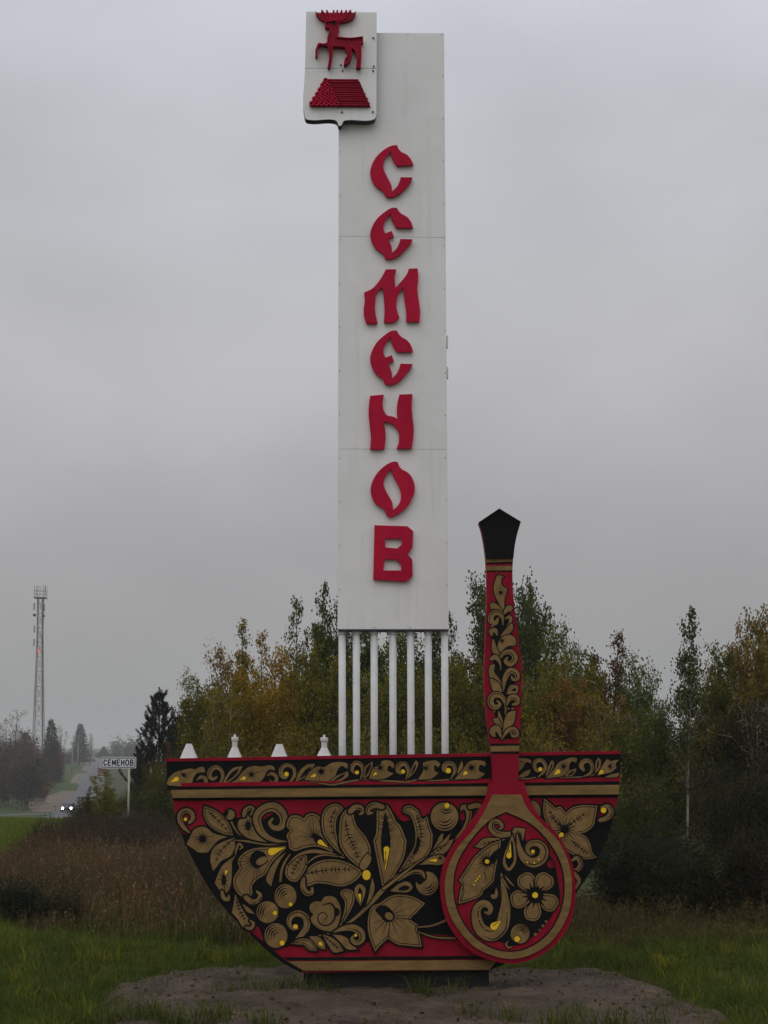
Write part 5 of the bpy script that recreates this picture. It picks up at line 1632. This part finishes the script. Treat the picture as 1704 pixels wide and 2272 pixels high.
for c, ww in zip(word, ws_):
    q = MB()
    for si, st in enumerate(GL[c]):
        pl = [(cx0 + a * ww * sc_, SZ - lh / 2 + b_ * lh) for a, b_ in st]
        for i in range(len(pl) - 1):
            (ax, az), (bx, bz) = pl[i], pl[i + 1]
            l = sqrt((bx - ax) ** 2 + (bz - az) ** 2); ux, uz = (bx - ax) / l * sw_ / 2, (bz - az) / l * sw_ / 2
            e = .55 if len(pl) < 8 else .3
            yy = -.056 - i * .0004 - si * .002
            q.box((0, 0, 0), (0, 0, 0), M['signblack']) if False else q.add(
                [(ax - ux * e - uz, yy, az - uz * e + ux), (ax - ux * e + uz, yy, az - uz * e - ux), (bx + ux * e + uz, yy, bz + uz * e - ux), (bx + ux * e - uz, yy, bz + uz * e + ux)], [(0, 1, 2, 3)], M['signblack'])
    q.build('letter', sign)
    cx0 += (ww + gap + sw_) * sc_

# two pale concrete poles
for x, y0_, y1_, lab in ((161, 1646, 1712, 'left one of two pale poles on the green verge'), (173.5, 1648, 1702, 'right one of two pale poles on the green verge')):
    Yp = 470 if x < 165 else 520
    t_ = at_depth(x, y0_, Yp); gz = float(tz(t_.x, Yp))
    ro = empty('utility_pole', (t_.x, Yp, gz), 0, lab, 'pole', 'pale poles by the road')
    q = MB(); q.tube([(0, 0, -.3), (0, 0, t_.z - gz)], [.22, .16], M['mast_white'], 8); q.build('shaft', ro, True)
    q = MB(); q.box((-.5, -.06, t_.z - gz - .7), (.5, .06, t_.z - gz - .58), M['mast_grey']); q.build('crossarm', ro)

# lattice radio mast
Ym = 415.0
top = at_depth(91, 1299, Ym); gz = float(tz(top.x - 1.0, Ym))
bx_ = at_depth(88, 1600, Ym).x
mast = empty('radio_mast', (bx_, Ym, gz), 0, 'tall hazy lattice radio mast with antennas at its top, at the far left', 'radio mast')
Hm = top.z - gz
lat = top.x - bx_
hw = lambda t: 1.5 * (1 - t) + .42 * t if t < .75 else .69
def corner(i, t):
    sx, sy = ((-1, -1), (1, -1), (1, 1), (-1, 1))[i]
    return Vector((lat * t + sx * hw(t), sy * hw(t), Hm * .93 * t))
NB = 12
for i in range(4):
    for s_ in range(5):
        q = MB(); a, b_ = s_ / 5, (s_ + 1) / 5
        q.tube([corner(i, a), corner(i, b_)], (.075 if i != 1 else .15), M['mast_grey'] if i == 1 else (M['mast_white'] if s_ % 2 else M['mast_red']), 6)
        q.build('leg_section', mast)
for s_ in range(NB):
    a, b_ = s_ / NB, (s_ + 1) / NB
    q = MB()
    for i in range(4):
        j = (i + 1) % 4
        q.tube([corner(i, b_), corner(j, b_)], .06, M['mast_red'] if s_ % 4 < 2 else M['mast_white'], 4)
        q.tube([corner(i, a), corner(j, b_)], .055, M['mast_red'] if s_ % 4 < 2 else M['mast_white'], 4)
        q.tube([corner(j, a), corner(i, b_)], .055, M['mast_red'] if s_ % 4 < 2 else M['mast_white'], 4)
    o = q.build('lattice_bay', mast); o['kind'] = 'stuff'
zt = Hm * .93
q = MB(); q.box((lat - 1.5, -1.5, zt), (lat + 1.5, 1.5, zt + .28), M['mast_grey']); q.build('platform', mast)
for sx in (-1.4, -.5, .9, 1.35):
    for sy in (-1.3, 1.3):
        q = MB(); q.tube([(lat + sx, sy, zt + .2), (lat + sx, sy, Hm)], .06, M['mast_grey'], 5); q.build('whip_antenna', mast)
q = MB()
for z_ in (zt + 1.1, zt + 2.0):
    for a, b_ in (((-1.4, -1.4), (1.4, -1.4)), ((1.4, -1.4), (1.4, 1.4)), ((-1.4, -1.4), (-1.4, 1.4)), ((-1.4, 1.4), (1.4, 1.4))):
        q.tube([(lat + a[0], a[1], z_), (lat + b_[0], b_[1], z_)], .04, M['mast_red'], 4)
o = q.build('railing', mast); o['kind'] = 'stuff'
for z_, sx in ((zt - 2.2, -1.35), (zt - 2.4, 1.3), (zt - 8, -1.1), (zt - 8.5, .95), (zt - 11.5, -1.1)):
    q = MB(); q.box((lat + sx - .16, -1.25, z_ - .9), (lat + sx + .16, -1.0, z_ + .9), M['mast_white']); q.build('panel_antenna', mast)
for z_, sx in ((zt - 4.4, -1.15), (zt - 4.6, 1.1)):
    q = MB(); q.tube([(lat + sx, -1.5, z_), (lat + sx, -1.1, z_), (lat + sx, -.9, z_)], [.42, .42, .2], M['mast_grey'], 12); q.build('dish', mast, True)
M['beacon'] = bpy.data.materials.new('red_beacon'); M['beacon'].use_nodes = True
e_ = M['beacon'].node_tree.nodes['Principled BSDF']; e_.inputs['Base Color'].default_value = (.6, .05, .05, 1); e_.inputs['Emission Color'].default_value = (1, .12, .14, 1); e_.inputs['Emission Strength'].default_value = .8
q = MB(); q.tube([(lat * .6 - .1, -1.2, Hm * .645), (lat * .6 - .1, -1.2, Hm * .645 + .5)], .3, M['beacon'], 8); q.build('beacon', mast)

# vehicles
M['tyre'] = mat('tyre_rubber', (.015, .015, .015), .85, .2, 10)
M['glass'] = mat('car_glass', (.03, .035, .04), .15, .1, 2, spec=.6)
M['lamp'] = bpy.data.materials.new('lit_headlamp'); M['lamp'].use_nodes = True
e_ = M['lamp'].node_tree.nodes['Principled BSDF']; e_.inputs['Emission Color'].default_value = (1, .93, 1, 1); e_.inputs['Emission Strength'].default_value = 14
def wheel(root, x, y, r_, w2):
    q = MB(); q.tube([(x - w2, y, r_), (x + w2, y, r_)], r_, M['tyre'], 14); t_ = q.build('wheel', root, False)
    q = MB(); q.tube([(x - w2 - .012, y, r_), (x + w2 + .012, y, r_)], r_ * .55, M['mast_grey'], 10); q.build('rim', t_)
def loft(q, secs, m):
    """secs: list of (y, [(x, z) ...]) rings of equal length"""
    n = len(secs[0][1]); vs = [(x, y, z) for y, rg_ in secs for x, z in rg_]
    fs = [(i * n + k, i * n + (k + 1) % n, (i + 1) * n + (k + 1) % n, (i + 1) * n + k) for i in range(len(secs) - 1) for k in range(n)]
    fs += [tuple(range(n))[::-1], tuple(range((len(secs) - 1) * n, len(secs) * n))]
    q.add(vs, fs, m)
def car(x, y, rz, colour, lit, label):
    z = float(tz(x, y)) + .23
    root = empty('car', (x, y, z), rz, label, 'car')
    ring = lambda w2, z0, z1, b_=.08: [(-w2 + b_, z0), (w2 - b_, z0), (w2, z0 + b_), (w2, z1 - b_), (w2 - b_, z1), (-w2 + b_, z1), (-w2, z1 - b_), (-w2, z0 + b_)]
    q = MB(); loft(q, [(-2.05, ring(.76, .34, .72)), (-1.9, ring(.82, .26, .80)), (-1.0, ring(.84, .22, .92)), (.9, ring(.84, .22, .95)), (1.9, ring(.82, .26, .94)), (2.05, ring(.76, .36, .88))], colour); q.build('body', root, False)
    q = MB(); loft(q, [(-.95, ring(.74, .90, .96, .02)), (-.25, ring(.64, .90, 1.40)), (.75, ring(.64, .90, 1.43)), (1.55, ring(.72, .90, .98, .02))], colour); q.build('cabin', root)
    q = MB(); q.add([(-.66, -.93, .97), (.66, -.93, .97), (.56, -.31, 1.37), (-.56, -.31, 1.37)], [(0, 1, 2, 3)], M['glass']); q.build('windscreen', root)
    q = MB(); q.add([(-.6, 1.50, 1.01), (.6, 1.50, 1.01), (.55, .83, 1.40), (-.55, .83, 1.40)], [(3, 2, 1, 0)], M['glass']); q.build('rear_window', root)
    for s_ in (-1, 1):
        q = MB(); q.add([(s_ * .752, -.55, 1.0), (s_ * .752, 1.1, 1.0), (s_ * .66, .7, 1.36), (s_ * .66, -.2, 1.36)], [(0, 1, 2, 3)], M['glass']); q.build('side_window', root)
        q = MB(); q.tube([(s_ * .60, -2.10, .62), (s_ * .60, -2.0, .62)], .15 if lit else .09, M['lamp'] if lit else M['mast_white'], 12); q.build('headlight', root)
        for yy in (-1.3, 1.25): wheel(root, s_ * .72, yy, .30, .10)
    q = MB(); q.box((-.38, -2.075, .5), (.38, -2.04, .66), M['tyre']); q.build('grille', root)
    q = MB(); q.box((-.78, -2.12, .30), (.78, -2.0, .44), M['tyre']); q.build('bumper', root)
    return root
M['car_dark'] = mat('dark_violet_car_paint', (.035, .025, .05), .3, .1, 2, spec=.5)
M['car_black'] = mat('dark_car_paint', (.03, .03, .034), .3, .1, 2, spec=.5)
M['red_van'] = mat('dull_red_van_paint', (.24, .035, .035), .45, .1, 2)
pc = at_depth(149, 1790, 236)
car(pc.x, 236, rad(10), M['car_dark'], True, 'dark car with both headlights lit, driving towards the viewer on the road')
pc = at_depth(207, 1700, 640)
car(pc.x, 640, rad(10), M['car_black'], False, 'tiny dark car far up the road near the skyline')
pv = at_depth(226, 1712, 385)
zv = float(tz(pv.x, 385)) + .23
van = empty('red_van', (pv.x, 385, zv), rad(10), 'dull red boxy vehicle seen from behind, half hidden by the yellow birch', 'van')
q = MB(); q.box((-1.05, -2.6, .45), (1.05, 1.6, 2.35), M['red_van']); q.build('cargo_box', van)
q = MB(); loft(q, [(1.62, [(-1, .45), (1, .45), (.95, 2.1), (-.95, 2.1)]), (2.5, [(-1, .45), (1, .45), (.85, 2.0), (-.85, 2.0)]), (3.3, [(-.95, .45), (.95, .45), (.85, 1.15), (-.85, 1.15)])], M['red_van']); q.build('cab', van)
q = MB(); q.box((-.75, -2.63, 1.45), (.75, -2.605, 2.1), M['glass']); q.build('rear_window', van)
q = MB(); q.box((-1.05, -2.72, .4), (1.05, -2.61, .62), M['tyre']); q.build('bumper', van)
q = MB(); q.box((-.3, -2.74, .64), (.3, -2.61, .80), M['mast_white']); q.build('number_plate', van)
for s_ in (-1, 1):
    q = MB(); q.box((s_ * .9 - .1, -2.64, .8), (s_ * .9 + .1, -2.605, 1.15), M['mast_red']); q.build('tail_light', van)
    for yy in (-1.7, 2.3): wheel(van, s_ * .9, yy, .38, .13)

# ================================================================== HAZE
HAZE = .00042
hb = MB()
hb.box((-2700, -90, -9.5), (2700, 5100, 62), M['black'])
hz = hb.build('haze')
hz.data.materials.clear()
hm = bpy.data.materials.new('haze'); hm.use_nodes = True
t = hm.node_tree; t.nodes.clear()
o1 = t.nodes.new('ShaderNodeOutputMaterial'); pv_ = t.nodes.new('ShaderNodeVolumePrincipled')
pv_.inputs['Color'].default_value = (.93, .94, .95, 1); pv_.inputs['Density'].default_value = HAZE; pv_.inputs['Anisotropy'].default_value = .2
t.links.new(pv_.outputs[0], o1.inputs['Volume'])
hz.data.materials.append(hm)
tag(hz, 'thin grey haze over the whole land', 'haze', kind='stuff')
